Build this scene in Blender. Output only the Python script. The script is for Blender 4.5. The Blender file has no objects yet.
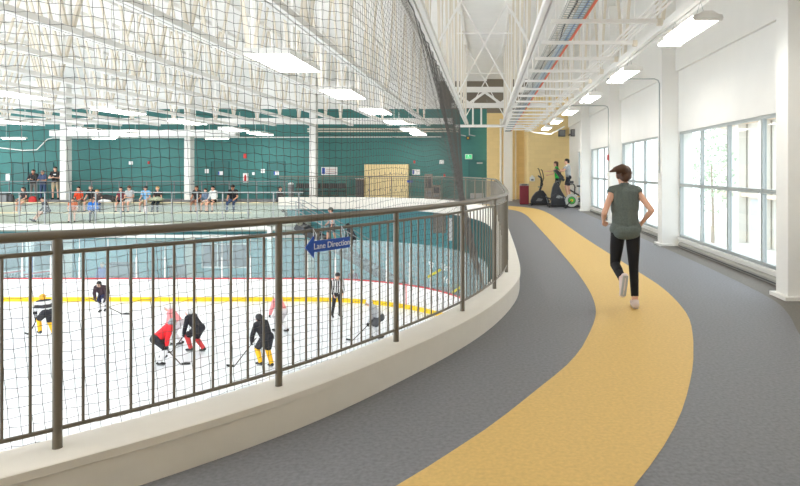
import bpy, bmesh, math, random
from mathutils import Vector, Matrix
from mathutils.geometry import tessellate_polygon
random.seed(7)
sc = bpy.context.scene
COL = sc.collection
PI = math.pi
EYE = 1.62            # camera height above the running track

# ------------------------------------------------------------------ materials
def lin(c):
    c = c / 255.0
    return c / 12.92 if c <= .04045 else ((c + .055) / 1.055) ** 2.4

def rgb(r, g, b):
    return (lin(r), lin(g), lin(b), 1.0)

MATS = {}
def mat(name, col, rough=.6, metal=0.0, noise=0.0, nscale=40.0, spec=.5, bump=0.0, coord='Object'):
    if name in MATS:
        return MATS[name]
    m = bpy.data.materials.new(name)
    m.use_nodes = True
    nt = m.node_tree
    b = nt.nodes['Principled BSDF']
    b.inputs['Base Color'].default_value = col
    b.inputs['Roughness'].default_value = rough
    b.inputs['Metallic'].default_value = metal
    b.inputs['Specular IOR Level'].default_value = spec
    if noise > 0 or bump > 0:
        tc = nt.nodes.new('ShaderNodeTexCoord')
        nz = nt.nodes.new('ShaderNodeTexNoise')
        nz.inputs['Scale'].default_value = nscale
        nz.inputs['Detail'].default_value = 4
        nt.links.new(tc.outputs[coord], nz.inputs['Vector'])
        if noise > 0:
            mr = nt.nodes.new('ShaderNodeMapRange')
            mr.inputs['From Min'].default_value = .3
            mr.inputs['From Max'].default_value = .7
            mr.inputs['To Min'].default_value = 1 - noise
            mr.inputs['To Max'].default_value = 1 + noise
            nt.links.new(nz.outputs['Fac'], mr.inputs['Value'])
            mx = nt.nodes.new('ShaderNodeMix')
            mx.data_type = 'RGBA'
            mx.blend_type = 'MULTIPLY'
            mx.inputs['Factor'].default_value = 1
            mx.inputs[6].default_value = col
            nt.links.new(mr.outputs['Result'], mx.inputs[7])
            nt.links.new(mx.outputs[2], b.inputs['Base Color'])
        if bump > 0:
            bp = nt.nodes.new('ShaderNodeBump')
            bp.inputs['Strength'].default_value = bump
            bp.inputs['Distance'].default_value = .004
            nt.links.new(nz.outputs['Fac'], bp.inputs['Height'])
            nt.links.new(bp.outputs['Normal'], b.inputs['Normal'])
    MATS[name] = m
    return m

def emit(name, col, strength):
    if name in MATS:
        return MATS[name]
    m = bpy.data.materials.new(name)
    m.use_nodes = True
    nt = m.node_tree
    b = nt.nodes['Principled BSDF']
    b.inputs['Base Color'].default_value = tuple(c * .6 for c in col[:3]) + (1,)
    b.inputs['Emission Color'].default_value = col
    b.inputs['Emission Strength'].default_value = strength
    MATS[name] = m
    return m

def glass(name, tint, haze=.0, gloss=.06):
    m = bpy.data.materials.new(name)
    m.use_nodes = True
    nt = m.node_tree
    nt.nodes.remove(nt.nodes['Principled BSDF'])
    out = nt.nodes['Material Output']
    tr = nt.nodes.new('ShaderNodeBsdfTransparent'); tr.inputs['Color'].default_value = tint
    gl = nt.nodes.new('ShaderNodeBsdfGlossy'); gl.inputs['Roughness'].default_value = .02
    m1 = nt.nodes.new('ShaderNodeMixShader'); m1.inputs['Fac'].default_value = gloss
    nt.links.new(tr.outputs[0], m1.inputs[1]); nt.links.new(gl.outputs[0], m1.inputs[2])
    last = m1
    if haze > 0:
        df = nt.nodes.new('ShaderNodeBsdfDiffuse'); df.inputs['Color'].default_value = (.85, .92, .93, 1)
        m2 = nt.nodes.new('ShaderNodeMixShader'); m2.inputs['Fac'].default_value = haze
        nt.links.new(m1.outputs[0], m2.inputs[1]); nt.links.new(df.outputs[0], m2.inputs[2])
        last = m2
    nt.links.new(last.outputs[0], out.inputs['Surface'])
    MATS[name] = m
    return m

def stripes(name, c1, c2, scale, axis='X', rough=.7):
    m = mat(name, c1, rough)
    nt = m.node_tree
    b = nt.nodes['Principled BSDF']
    tc = nt.nodes.new('ShaderNodeTexCoord')
    wv = nt.nodes.new('ShaderNodeTexWave')
    wv.bands_direction = axis
    wv.inputs['Scale'].default_value = scale
    rp = nt.nodes.new('ShaderNodeValToRGB')
    rp.color_ramp.interpolation = 'CONSTANT'
    rp.color_ramp.elements[0].color = c1
    rp.color_ramp.elements[1].position = .5
    rp.color_ramp.elements[1].color = c2
    nt.links.new(tc.outputs['Object'], wv.inputs['Vector'])
    nt.links.new(wv.outputs['Fac'], rp.inputs['Fac'])
    nt.links.new(rp.outputs['Color'], b.inputs['Base Color'])
    return m

def block(name, col, bw, bh, vary=.06, rough=.7, mortar=.9, ms=.006, rot=None):
    """painted concrete block: running bond, seen only as faint joints"""
    m = mat(name, col, rough)
    nt = m.node_tree
    b = nt.nodes['Principled BSDF']
    tc = nt.nodes.new('ShaderNodeTexCoord')
    mp = nt.nodes.new('ShaderNodeMapping')
    mp.inputs['Rotation'].default_value = rot or (PI / 2, 0, 0)
    br = nt.nodes.new('ShaderNodeTexBrick')
    br.inputs['Scale'].default_value = 1
    br.inputs['Brick Width'].default_value = bw
    br.inputs['Row Height'].default_value = bh
    br.inputs['Mortar Size'].default_value = ms
    br.inputs['Color1'].default_value = tuple(c * (1 - vary) for c in col[:3]) + (1,)
    br.inputs['Color2'].default_value = tuple(min(1, c * (1 + vary)) for c in col[:3]) + (1,)
    br.inputs['Mortar'].default_value = tuple(c * mortar for c in col[:3]) + (1,)
    nt.links.new(tc.outputs['Object'], mp.inputs['Vector'])
    nt.links.new(mp.outputs['Vector'], br.inputs['Vector'])
    nt.links.new(br.outputs['Color'], b.inputs['Base Color'])
    return m

M_white = mat('white_paint', rgb(236, 234, 229), .55, noise=.02, nscale=3)
M_wallw = mat('wall_white', rgb(238, 237, 233), .6, noise=.015, nscale=2)
M_kerb = mat('kerb_white', rgb(235, 230, 220), .5, noise=.02, nscale=6)
M_deck = mat('roof_deck', rgb(236, 235, 232), .7, noise=.02, nscale=2)
M_steel = mat('steel_white', rgb(240, 238, 234), .5)
M_steel2 = mat('steel_cream', rgb(224, 215, 199), .55)  # cream of pipes and clamps; on truss diagonals it paints in shade
M_rail = mat('rail_bronze', rgb(118, 111, 99), .36, .25)
M_teal = block('teal_block', rgb(58, 116, 112), .4, .2, .03, .65, .93, .006)
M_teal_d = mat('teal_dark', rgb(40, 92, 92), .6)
M_teal_door = mat('teal_door', rgb(46, 102, 99), .5)
M_teal_l = mat('teal_bright', rgb(96, 168, 174), .5, noise=.03, nscale=2)
M_gold = block('gold_block', rgb(236, 210, 152), .4, .2, .03, .7, .94, .006)
M_gold_s = block('gold_block_side', rgb(236, 210, 152), .4, .2, .03, .7, .94, .006, rot=(PI/2, 0, PI/2))
M_track = mat('rubber_grey', rgb(124, 124, 128), .62, noise=.16, nscale=38, spec=.35, bump=.25)
M_track2 = mat('rubber_taupe', rgb(112, 107, 101), .62, noise=.14, nscale=38, spec=.35, bump=.25)
M_lane = mat('rubber_yellow', rgb(218, 182, 110), .6, noise=.08, nscale=38, spec=.35, bump=.2)
M_ice = mat('ice', rgb(240, 243, 247), .25, noise=.01, nscale=.7)
M_board = mat('board_white', rgb(243, 242, 242), .35)
M_red = mat('board_red', rgb(214, 62, 66), .4)
M_kick = mat('kick_yellow', rgb(247, 208, 30), .4)
M_net = mat('net_twine', rgb(90, 87, 84), .8)
M_alum = mat('aluminium', rgb(176, 182, 182), .4, .3)
M_galv = mat('galvanised', rgb(165, 170, 170), .45, .4)
M_conc = mat('concrete_tier', rgb(172, 178, 164), .75, noise=.04, nscale=4)
M_plank = mat('bench_plank', rgb(228, 212, 176), .55, noise=.05, nscale=20)
M_black = mat('black_plastic', rgb(34, 34, 36), .45)
M_dark = mat('dark_grey', rgb(62, 64, 68), .5)
M_grey = mat('mid_grey', rgb(120, 122, 124), .5)
M_blue = mat('sign_blue', rgb(24, 78, 180), .4)
M_cable_b = mat('cable_blue', rgb(214, 230, 242), .5)
M_cable_b2 = mat('cable_dark_blue', rgb(120, 168, 216), .5)
M_orange = mat('conduit_orange', rgb(238, 112, 72), .5)
M_lamp = emit('lamp_rink', (1, .985, .965, 1), 12.5)
M_lamp2 = emit('lamp_track', (1, .97, .91, 1), 14)
M_ceil_fill = emit('ceiling_fill_glow', (1, .985, .965, 1), 4.5)  # added fill glow for the ceiling above the ice
M_up2 = emit('lamp_uplight_track', (1, .97, .91, 1), 1.6)
M_lamp3 = emit('lamp_strip', (1, .93, .78, 1), 6)
M_winglass = glass('window_glass', (.97, .99, .99, 1), 0, .05)
M_rinkglass = glass('rink_glass', (.86, .96, .97, 1), .14, .05)
M_railglass = glass('rail_glass', (.93, .96, .95, 1), .04, .04)
M_skin = mat('skin_fair', rgb(226, 176, 150), .55)
M_skin2 = mat('skin_tan', rgb(196, 142, 112), .55)

# ------------------------------------------------------------------ mesh builder
class MB:
    def __init__(s):
        s.v = []; s.f = []; s.mi = []
    def add(s, vs, fs, m=0):
        o = len(s.v)
        s.v += [tuple(p) for p in vs]
        for f in fs:
            s.f.append(tuple(o + i for i in f)); s.mi.append(m)
    def box(s, x0, x1, y0, y1, z0, z1, m=0):
        vs = [(x, y, z) for x in (x0, x1) for y in (y0, y1) for z in (z0, z1)]
        s.add(vs, [(0, 1, 3, 2), (4, 6, 7, 5), (0, 4, 5, 1), (2, 3, 7, 6), (0, 2, 6, 4), (1, 5, 7, 3)], m)
        return s
    def bev(s, x0, x1, y0, y1, z0, z1, r=.01, m=0):
        """box with chamfered edges"""
        bm = bmesh.new()
        bmesh.ops.create_cube(bm, size=1)
        for v in bm.verts:
            v.co = Vector(((x0 + x1) / 2 + v.co.x * (x1 - x0), (y0 + y1) / 2 + v.co.y * (y1 - y0), (z0 + z1) / 2 + v.co.z * (z1 - z0)))
        bmesh.ops.bevel(bm, geom=bm.edges[:], offset=r, segments=2, affect='EDGES', profile=.5)
        bm.verts.index_update()
        s.add([v.co[:] for v in bm.verts], [[v.index for v in f.verts] for f in bm.faces], m)
        bm.free()
        return s
    def tube(s, pts, r, n=8, closed=False, m=0, r_list=None, flat=None):
        pts = [Vector(p) for p in pts]
        k = len(pts)
        vs, fs = [], []
        up = Vector((0, 0, 1))
        prev = None
        for i, p in enumerate(pts):
            a = pts[i - 1] if (i > 0 or closed) else p
            b = pts[(i + 1) % k] if (i < k - 1 or closed) else p
            t = (b - a)
            t = t.normalized() if t.length > 1e-9 else Vector((0, 1, 0))
            if prev is None:
                ref = up if abs(t.z) < .95 else Vector((0, 1, 0))
                u = t.cross(ref).normalized()
            else:
                u = prev - t * prev.dot(t)
                u = u.normalized() if u.length > 1e-6 else t.cross(up).normalized()
            prev = u
            w = u.cross(t).normalized()
            rr = r_list[i] if r_list else r
            for j in range(n):
                a_ = 2 * PI * (j + .5) / n
                f1 = flat if flat else 1
                vs.append(p + u * (math.cos(a_) * rr) + w * (math.sin(a_) * rr * f1))
        seg = k if closed else k - 1
        for i in range(seg):
            for j in range(n):
                a_, b_ = i * n + j, i * n + (j + 1) % n
                c_, d_ = ((i + 1) % k) * n + (j + 1) % n, ((i + 1) % k) * n + j
                fs.append((a_, b_, c_, d_))
        if not closed:
            fs.append(tuple(reversed(range(n))))
            fs.append(tuple(range((k - 1) * n, k * n)))
        s.add(vs, fs, m)
        return s
    def bar(s, p, q, w, h=None, m=0):
        """rectangular bar from p to q"""
        h = h or w
        p, q = Vector(p), Vector(q)
        t = (q - p).normalized()
        ref = Vector((0, 0, 1)) if abs(t.z) < .99 else Vector((0, 1, 0))
        u = t.cross(ref).normalized() * (w / 2)
        v = u.cross(t).normalized() * (h / 2)
        vs = []
        for c in (p, q):
            vs += [c - u - v, c + u - v, c + u + v, c - u + v]
        s.add(vs, [(3, 2, 1, 0), (4, 5, 6, 7), (0, 1, 5, 4), (1, 2, 6, 5), (2, 3, 7, 6), (3, 0, 4, 7)], m)
        return s
    def sphere(s, c, r, nu=12, nv=8, sx=1, sy=1, sz=1, m=0):
        vs = [(c[0], c[1], c[2] - r * sz)]
        for i in range(1, nv):
            ph = -PI / 2 + PI * i / nv
            for j in range(nu):
                th = 2 * PI * j / nu
                vs.append((c[0] + r * sx * math.cos(ph) * math.cos(th), c[1] + r * sy * math.cos(ph) * math.sin(th), c[2] + r * sz * math.sin(ph)))
        vs.append((c[0], c[1], c[2] + r * sz))
        fs = []
        for j in range(nu):
            fs.append((0, 1 + (j + 1) % nu, 1 + j))
            fs.append((len(vs) - 1, len(vs) - 1 - nu + j, len(vs) - 1 - nu + (j + 1) % nu))
        for i in range(nv - 2):
            for j in range(nu):
                a = 1 + i * nu + j; b = 1 + i * nu + (j + 1) % nu
                fs.append((a, b, b + nu, a + nu))
        s.add(vs, fs, m)
        return s
    def prism(s, poly, axis, a, b, m=0):
        """2-D polygon (list of pairs) extruded along axis from a to b"""
        def P(u, v, w):
            return {'X': (w, u, v), 'Y': (u, w, v), 'Z': (u, v, w)}[axis]
        n = len(poly)
        vs = [P(u, v, a) for u, v in poly] + [P(u, v, b) for u, v in poly]
        tri = tessellate_polygon([[Vector((u, v, 0)) for u, v in poly]])
        fs = [tuple(t) for t in tri] + [tuple(n + i for i in reversed(t)) for t in tri]
        fs += [(i, (i + 1) % n, n + (i + 1) % n, n + i) for i in range(n)]
        s.add(vs, fs, m)
        return s
    def lathe(s, prof, c, n=20, m=0, axis='Z'):
        vs, fs = [], []
        for r, h in prof:
            for j in range(n):
                a = 2 * PI * j / n
                x, y = r * math.cos(a), r * math.sin(a)
                if axis == 'Z': vs.append((c[0] + x, c[1] + y, c[2] + h))
                elif axis == 'Y': vs.append((c[0] + x, c[1] + h, c[2] + y))
                else: vs.append((c[0] + h, c[1] + x, c[2] + y))
        k = len(prof)
        for i in range(k - 1):
            for j in range(n):
                fs.append((i * n + j, i * n + (j + 1) % n, (i + 1) * n + (j + 1) % n, (i + 1) * n + j))
        fs.append(tuple(reversed(range(n)))); fs.append(tuple(range((k - 1) * n, k * n)))
        s.add(vs, fs, m)
        return s
    def build(s, name, mats, parent=None, smooth=False, off=(0, 0, 0)):
        me = bpy.data.meshes.new(name)
        o = off
        me.from_pydata([(x - o[0], y - o[1], z - o[2]) for x, y, z in s.v], [], s.f)
        mats = mats if isinstance(mats, (list, tuple)) else [mats]
        for m in mats:
            me.materials.append(m)
        if len(mats) > 1:
            me.polygons.foreach_set('material_index', s.mi)
        bm = bmesh.new(); bm.from_mesh(me)
        bmesh.ops.recalc_face_normals(bm, faces=bm.faces[:])
        bm.to_mesh(me); bm.free()
        if smooth:
            me.polygons.foreach_set('use_smooth', [True] * len(me.polygons))
            try:
                me.set_sharp_from_angle(angle=math.radians(40))
            except Exception:
                pass
        return link(name, me, parent)

def link(name, me, parent=None):
    ob = bpy.data.objects.new(name, me)
    COL.objects.link(ob)
    if parent is not None:
        ob.parent = parent
    return ob

def tag(o, label, cat, group=None, kind=None):
    o['label'] = label; o['category'] = cat
    if group: o['group'] = group
    if kind: o['kind'] = kind
    return o

def thing(name, label, cat, loc=(0, 0, 0), rz=0, group=None):
    o = bpy.data.objects.new(name, None)
    o.empty_display_size = .1
    COL.objects.link(o)
    o.location = loc; o.rotation_euler = (0, 0, rz)
    return tag(o, label, cat, group)

def struct(o, label=None):
    o['kind'] = 'structure'
    if label: o['label'] = label
    return o

def dup(root, label, loc=None, rz=None, group=None):
    r = root.copy(); COL.objects.link(r)
    if loc is not None: r.location = loc
    if rz is not None: r.rotation_euler = (0, 0, rz)
    r['label'] = label
    if group: r['group'] = group
    for ch in [c for c in ALLCH(root)]:
        c = ch.copy(); COL.objects.link(c); c.parent = r
        for g in ALLCH(ch):
            d = g.copy(); COL.objects.link(d); d.parent = c
    return r

def ALLCH(o):
    return [c for c in bpy.data.objects if c.parent == o]

def W(px, py, d):
    """point at depth d that the photograph shows at (px, py): used while measuring the room"""
    return ((px - 486) / 640 * d, d, EYE + (170 - py) / 640 * d)

def catmull(pts, n=12):
    out = []
    P = [Vector(p) for p in pts]
    P = [P[0] * 2 - P[1]] + P + [P[-1] * 2 - P[-2]]
    for i in range(1, len(P) - 2):
        p0, p1, p2, p3 = P[i - 1:i + 3]
        for k in range(n):
            t = k / n
            out.append(.5 * ((2 * p1) + (p2 - p0) * t + (2 * p0 - 5 * p1 + 4 * p2 - p3) * t * t + (3 * p1 - p0 - 3 * p2 + p3) * t ** 3))
    out.append(P[-2])
    return out

class Path:
    """plan curve with arc length"""
    def __init__(s, pts, n=12):
        s.p = [Vector((p[0], p[1])) for p in catmull([(a, b, 0) for a, b in pts], n)]
        s.s = [0]
        for a, b in zip(s.p, s.p[1:]):
            s.s.append(s.s[-1] + (b - a).length)
        s.L = s.s[-1]
    def at(s, x):
        x = max(0, min(s.L, x))
        import bisect
        i = min(max(bisect.bisect_right(s.s, x) - 1, 0), len(s.p) - 2)
        t = (x - s.s[i]) / max(1e-9, s.s[i + 1] - s.s[i])
        return s.p[i].lerp(s.p[i + 1], t)
    def tan(s, x):
        d = s.at(min(s.L, x + .05)) - s.at(max(0, x - .05))
        return d.normalized()
    def off(s, x, o):
        """o > 0: to the right of travel"""
        t = s.tan(x)
        return s.at(x) + Vector((t.y, -t.x)) * o
    def near(s, q):
        q = Vector(q)
        i = min(range(len(s.p)), key=lambda k: (s.p[k] - q).length)
        return s.s[i]

def text_mesh(txt, size, align='CENTER'):
    cu = bpy.data.curves.new('lettering', 'FONT')
    cu.body = txt; cu.size = size; cu.align_x = align; cu.align_y = 'CENTER'; cu.extrude = .001
    ob = bpy.data.objects.new('lettering', cu)
    COL.objects.link(ob)
    dg = bpy.context.evaluated_depsgraph_get()
    me = bpy.data.meshes.new_from_object(ob.evaluated_get(dg))
    bpy.data.objects.remove(ob)
    return me

ORD = ['first', 'second', 'third', 'fourth', 'fifth', 'sixth', 'seventh', 'eighth', 'ninth', 'tenth', 'eleventh', 'twelfth',
       'thirteenth', 'fourteenth', 'fifteenth', 'sixteenth', 'seventeenth', 'eighteenth', 'nineteenth', 'twentieth']
# ------------------------------------------------------------------ camera, world
cd = bpy.data.cameras.new('camera')
cam = bpy.data.objects.new('camera', cd)
COL.objects.link(cam)
cam.location = (0, 0, EYE); cam.rotation_euler = (PI / 2, 0, 0)
cd.sensor_width = 36; cd.lens = 28.8
cd.shift_x = -86 / 800; cd.shift_y = -73 / 800
cd.clip_start = .05; cd.clip_end = 400
sc.camera = cam
w = bpy.data.worlds.new('world'); sc.world = w
w.use_nodes = True
w.node_tree.nodes['Background'].inputs['Color'].default_value = (.87, .94, 1, 1)
w.node_tree.nodes['Background'].inputs['Strength'].default_value = 1.9
sc.view_settings.view_transform = 'Standard'
sc.view_settings.look = 'None'
sc.view_settings.gamma = 1
sc.view_settings.exposure = .68
sc.cycles.max_bounces = 10
sc.cycles.diffuse_bounces = 6
sc.cycles.transparent_max_bounces = 16
sc.cycles.use_denoising = True

ICE = -4.5
# ------------------------------------------------------------------ plan curves
RAIL = Path([(-5.6, 1.25), (-4.15, 1.85), (-3.05, 2.42), (-2.13, 3.18), (-1.33, 4.09), (-.702, 5.2), (-.217, 6.31), (.11, 7.5), (.28, 8.71), (.33, 10.5),
             (.345, 13), (.35, 17), (.35, 20), (.28, 22.5), (-.1, 25), (-.9, 27.5), (-2.2, 29.8), (-4.0, 31.6), (-6.0, 32.4), (-7.5, 32.5), (-10.5, 32.5)])
S1 = RAIL.near((-2.13, 3.18))

# ------------------------------------------------------------------ floor, lane, kerb
KP = [RAIL.off(s * RAIL.L / 160, .175) for s in range(161)]
poly = [(p.x, p.y) for p in KP] + [(-10.5, 34.5), (-32, 34.5), (-32, 36), (4.3, 36), (4.3, -3.2), (-5.7, -3.2)]
fl = MB().prism(poly, 'Z', -.35, 0).build('floor', M_track)
struct(fl)
lane_l = Path([(-3.6, -.3), (-1.9, 1.45), (-.95, 2.6), (-.444, 3.302), (-.217, 3.65), (.064, 4.114), (.439, 4.845), (.685, 5.344), (.953, 6.099), (1.29, 7.53), (1.43, 9.64), (1.47, 13), (1.475, 16.5), (1.47, 20), (1.44, 23), (1.25, 25.2), (.75, 26.7), (-.2, 28.2), (-1.6, 30.1), (-3.4, 32.1), (-6, 33.2), (-9, 33.4)])
lane_r = Path([(-2.0, -.9), (-.75, .8), (.2, 2.4), (.759, 3.28), (1.03, 3.73), (1.34, 4.356), (1.69, 5.236), (1.93, 5.96), (2.03, 6.28), (2.27, 7.26), (2.42, 8.71), (2.42, 10.3), (2.36, 14.4), (2.36, 18), (2.37, 21), (2.33, 24), (2.15, 26.3), (1.6, 28), (.5, 29.5), (-.9, 31.2), (-2.9, 33), (-5.8, 34.1), (-9, 34.4)])
n = 140
vs, fs = [], []
for i in range(n + 1):
    a = lane_l.at(lane_l.L * i / n); b = lane_r.at(lane_r.L * i / n)
    vs += [(a.x, a.y, .0025), (b.x, b.y, .0025)]
    if i: fs.append((2 * i - 2, 2 * i - 1, 2 * i + 1, 2 * i))
mb = MB(); mb.add(vs, fs)
struct(mb.build('floor_lane', M_lane))
outer = [(4.06, -3), (.2, -3), (1.4, 1.2), (2.2, 3.6), (2.75, 5.2), (3.08, 6.28), (3.4, 7.2), (3.58, 8.0), (3.66, 9.4), (3.7, 12), (3.7, 16), (3.7, 31.4), (4.06, 31.4)]
oc = catmull([(a, b, 0) for a, b in outer[1:-1]], 6)
mb = MB()
pl = [(p.x, p.y) for p in oc] + [(4.1, 31.4), (4.1, -3)]
tri = tessellate_polygon([[Vector((u, v, 0)) for u, v in pl]])
mb.add([(u, v, .002) for u, v in pl], [tuple(t) for t in tri])
struct(mb.build('floor_border', M_track2))

def sweep_profile(path, prof, s0, s1, step, name, m, smooth=False):
    """prof: list of (offset to the right, z) swept along a plan path"""
    k = max(2, int((s1 - s0) / step))
    vs, fs = [], []
    q = len(prof)
    for i in range(k + 1):
        s = s0 + (s1 - s0) * i / k
        for o, z in prof:
            p = path.off(s, o)
            vs.append((p.x, p.y, z))
        if i:
            for j in range(q):
                a, b = (i - 1) * q + j, (i - 1) * q + (j + 1) % q
                fs.append((a, b, b + q, a + q))
    fs.append(tuple(range(q))); fs.append(tuple(range(k * q, (k + 1) * q)))
    mb = MB(); mb.add(vs, fs)
    return mb.build(name, m, smooth=smooth)

kerb = sweep_profile(RAIL, [(.175, -.34), (.175, .185), (.185, .19), (.185, .232), (.175, .24), (-.14, .24), (-.15, .23), (-.15, -.36)], 0, RAIL.L, .12, 'wall_kerb', M_kerb, True)
struct(kerb)
# retaining wall under the track edge
under = sweep_profile(RAIL, [(.75, ICE), (.75, -.36), (.95, -.36), (.95, ICE)], S1 + 3, RAIL.near((-2.2, 29.8)), .3, 'wall_under_track', M_teal_d, True)
struct(under)

# ------------------------------------------------------------------ guardrails
def guardrail(name, label, sA, sB, s_post, bal_cap, parent_loc, zt=1.295, r_bal=.0072):
    root = thing(name, label, 'railing', parent_loc)
    def sweep(nm, z, r, n=10, step=.1):
        k = int((sB - sA) / step) + 1
        pts = []
        for i in range(k + 1):
            p = RAIL.at(sA + (sB - sA) * i / k); pts.append((p.x, p.y, z))
        return MB().tube(pts, r, n).build(nm, M_rail, root, True, parent_loc)
    sweep('top_rail', zt, .0245, 14)
    sweep('middle_rail', zt - .085, .0115)
    sweep('bottom_rail', .335, .0115)
    s = s_post
    while s - 1.22 > sA: s -= 1.22
    posts = []
    while s <= sB + .01:
        posts.append(s); s += 1.22
    pm = None; bmesh_ = None; cnt = 0
    rest = MB(); 
    order = []
    for k, s in enumerate(posts):
        p = RAIL.at(s); q = RAIL.tan(s)
        loc = (p.x - parent_loc[0], p.y - parent_loc[1], -parent_loc[2])
        if pm is None:
            o = MB().lathe([(.0235, .238), (.0225, .248), (.0225, zt)], (0, 0, 0), 14).build('post', M_rail, root, True); pm = o
        else:
            o = pm.copy(); COL.objects.link(o)
        o.location = loc
        lo = s
        hi = min(s + 1.22, sB)
        nb = 11
        for j in range(1, nb):
            sj = s + 1.22 * j / nb
            if sj < hi: order.append(sj)
    if posts and posts[0] > sA:
        for j in range(1, 11):
            sj = posts[0] - 1.22 * j / 11
            if sj > sA: order.append(sj)
    order.sort(key=lambda s_: RAIL.at(s_).y)
    for s in order:
        p = RAIL.at(s)
        if cnt < bal_cap:
            loc = (p.x - parent_loc[0], p.y - parent_loc[1], -parent_loc[2])
            if bmesh_ is None:
                o = MB().tube([(0, 0, .335), (0, 0, zt - .085)], r_bal, 8).build('baluster', M_rail, root, True); bmesh_ = o
            else:
                o = bmesh_.copy(); COL.objects.link(o)
            o.location = loc
        else:
            rest.tube([(p.x, p.y, .335), (p.x, p.y, zt - .085)], r_bal, 6)
        cnt += 1
    if rest.v:
        o = rest.build('distant_balusters', M_rail, root, False, parent_loc); o['kind'] = 'stuff'
    return root
S_mid = RAIL.near((-.1, 25))
p0 = RAIL.at(S1)
guardrail('guardrail', 'bronze metal guardrail curving along the white kerb beside the running track', .2, S_mid, S1, 100, (p0.x, p0.y, 0))
p0 = RAIL.at(S_mid + .5)
guardrail('guardrail', 'far straight guardrail on the walkway in front of beige lockers', S_mid + .12, RAIL.L, S_mid + .12, 100, (p0.x, p0.y, 0))

# arrow sign hung on the railing
sA = RAIL.near((-1.33, 4.09)) + .19 * 1.275 - .045
zc = 1.105
t = RAIL.tan(sA + .2)
org = RAIL.off(sA + .2, .034)
ang = math.atan2(t.y, t.x)
sg = thing('direction_sign', 'blue arrow sign reading Lane Direction hanging on the bronze guardrail', 'sign', (org.x, org.y, zc), ang)
arrow = [(-.21, 0), (-.135, .075), (-.135, .038), (.21, .038), (.21, -.038), (-.135, -.038), (-.135, -.075)]
MB().prism(arrow, 'Y', -.004, .004).build('arrow_plate', M_blue, sg)
me = text_mesh('Lane Direction', .058)
me.materials.append(mat('sign_white', rgb(235, 240, 250), .5))
o = link('lettering', me, sg); o.rotation_euler = (PI / 2, 0, 0); o.location = (.035, -.0055, 0)
o['label'] = 'white lettering'
for x in (-.12, .15):
    MB().tube([(x - .012, 0, .036), (x - .02, -.002, .075), (x, .02, .118), (x + .012, .004, .08), (x + .004, 0, .036)], .0025, 6).build('tie', mat('sign_white', None), sg)

# ------------------------------------------------------------------ safety net
NB = []
sC = RAIL.near((-.95, 4.75))
s = 0.9
while RAIL.at(s).y < 6.6 or s < S1:
    NB.append(tuple(RAIL.off(s, -.19))); s += .35
NB += [(-.06, 7.6), (.02, 8.6), (-.06, 9.8), (-.2, 11.4), (-.33, 13.5), (-.48, 16), (-.62, 18.5), (-.74, 21)]
NBp = Path(NB, 10)
uc = NBp.near(tuple(RAIL.off(sC, -.19)))
NTp_l = Path([(-4.6, 1.7), (-3.6, 2.15), (-2.45, 2.95), (-1.78, 3.3), (-1.35, 3.6), (-.85, 3.94)], 10)
NTp_r = Path([(-.85, 3.94), (-.87, 6), (-.9, 10), (-.9, 15), (-.88, 21)], 10)
cell = .05
us = []
u = 0
while u < NBp.L:
    us.append(u)
    u += cell if NBp.at(u).y < 8.2 else .04      # the far stretch hangs gathered in folds
us.append(NBp.L)
ncol = len(us) - 1
nrow = 72
zb, ztop = -.12, 3.56
rnd = random.Random(3)
grid = []
for i in range(ncol + 1):
    u = us[i]
    b = NBp.at(u)
    if u <= uc: tpt = NTp_l.at(NTp_l.L * (u / uc))
    else: tpt = NTp_r.at(NTp_r.L * (u - uc) / (NBp.L - uc))
    col_ = []
    for j in range(nrow + 1):
        f = j / nrow
        # slight billow of hanging netting
        bl = .04 * math.sin(f * PI) * math.sin(u * 1.3 + .6)
        gth = max(0, min(1, (b.y - 8) / 3)) * .022 * math.sin(u * 9)
        x = b.x + (tpt.x - b.x) * f + bl * .6 + gth
        y = b.y + (tpt.y - b.y) * f + bl
        z = zb + (ztop - zb) * f + .02 * math.sin(u * 3.1 + f * 5) + (.0035 if (i + j) % 2 else -.0035)
        x += (.0015 if (i + j) % 2 else -.0015)
        col_.append(Vector((x, y, z)))
    grid.append(col_)
org = (grid[0][0].x, grid[0][0].y, 0)
net = thing('safety_net', 'dark hanging safety net between the guardrail and the ice rink', 'net', org)
mb = MB()
R_ = .00145
for i in range(ncol + 1):
    mb.tube(grid[i], R_, 3)
for j in range(nrow + 1):
    mb.tube([grid[i][j] for i in range(ncol + 1)], R_, 3)
me = bpy.data.meshes.new('netting')
me.from_pydata([(x - org[0], y - org[1], z) for x, y, z in mb.v], [], mb.f)
me.materials.append(M_net)
o = link('netting', me, net); o['kind'] = 'stuff'
MB().tube([grid[i][nrow] for i in range(ncol + 1)], .008, 6).build('top_cable', M_dark, net, True, org)
MB().tube([grid[ncol][j] for j in range(nrow + 1)], .009, 6).build('edge_rope', M_dark, net, True, org)

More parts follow.
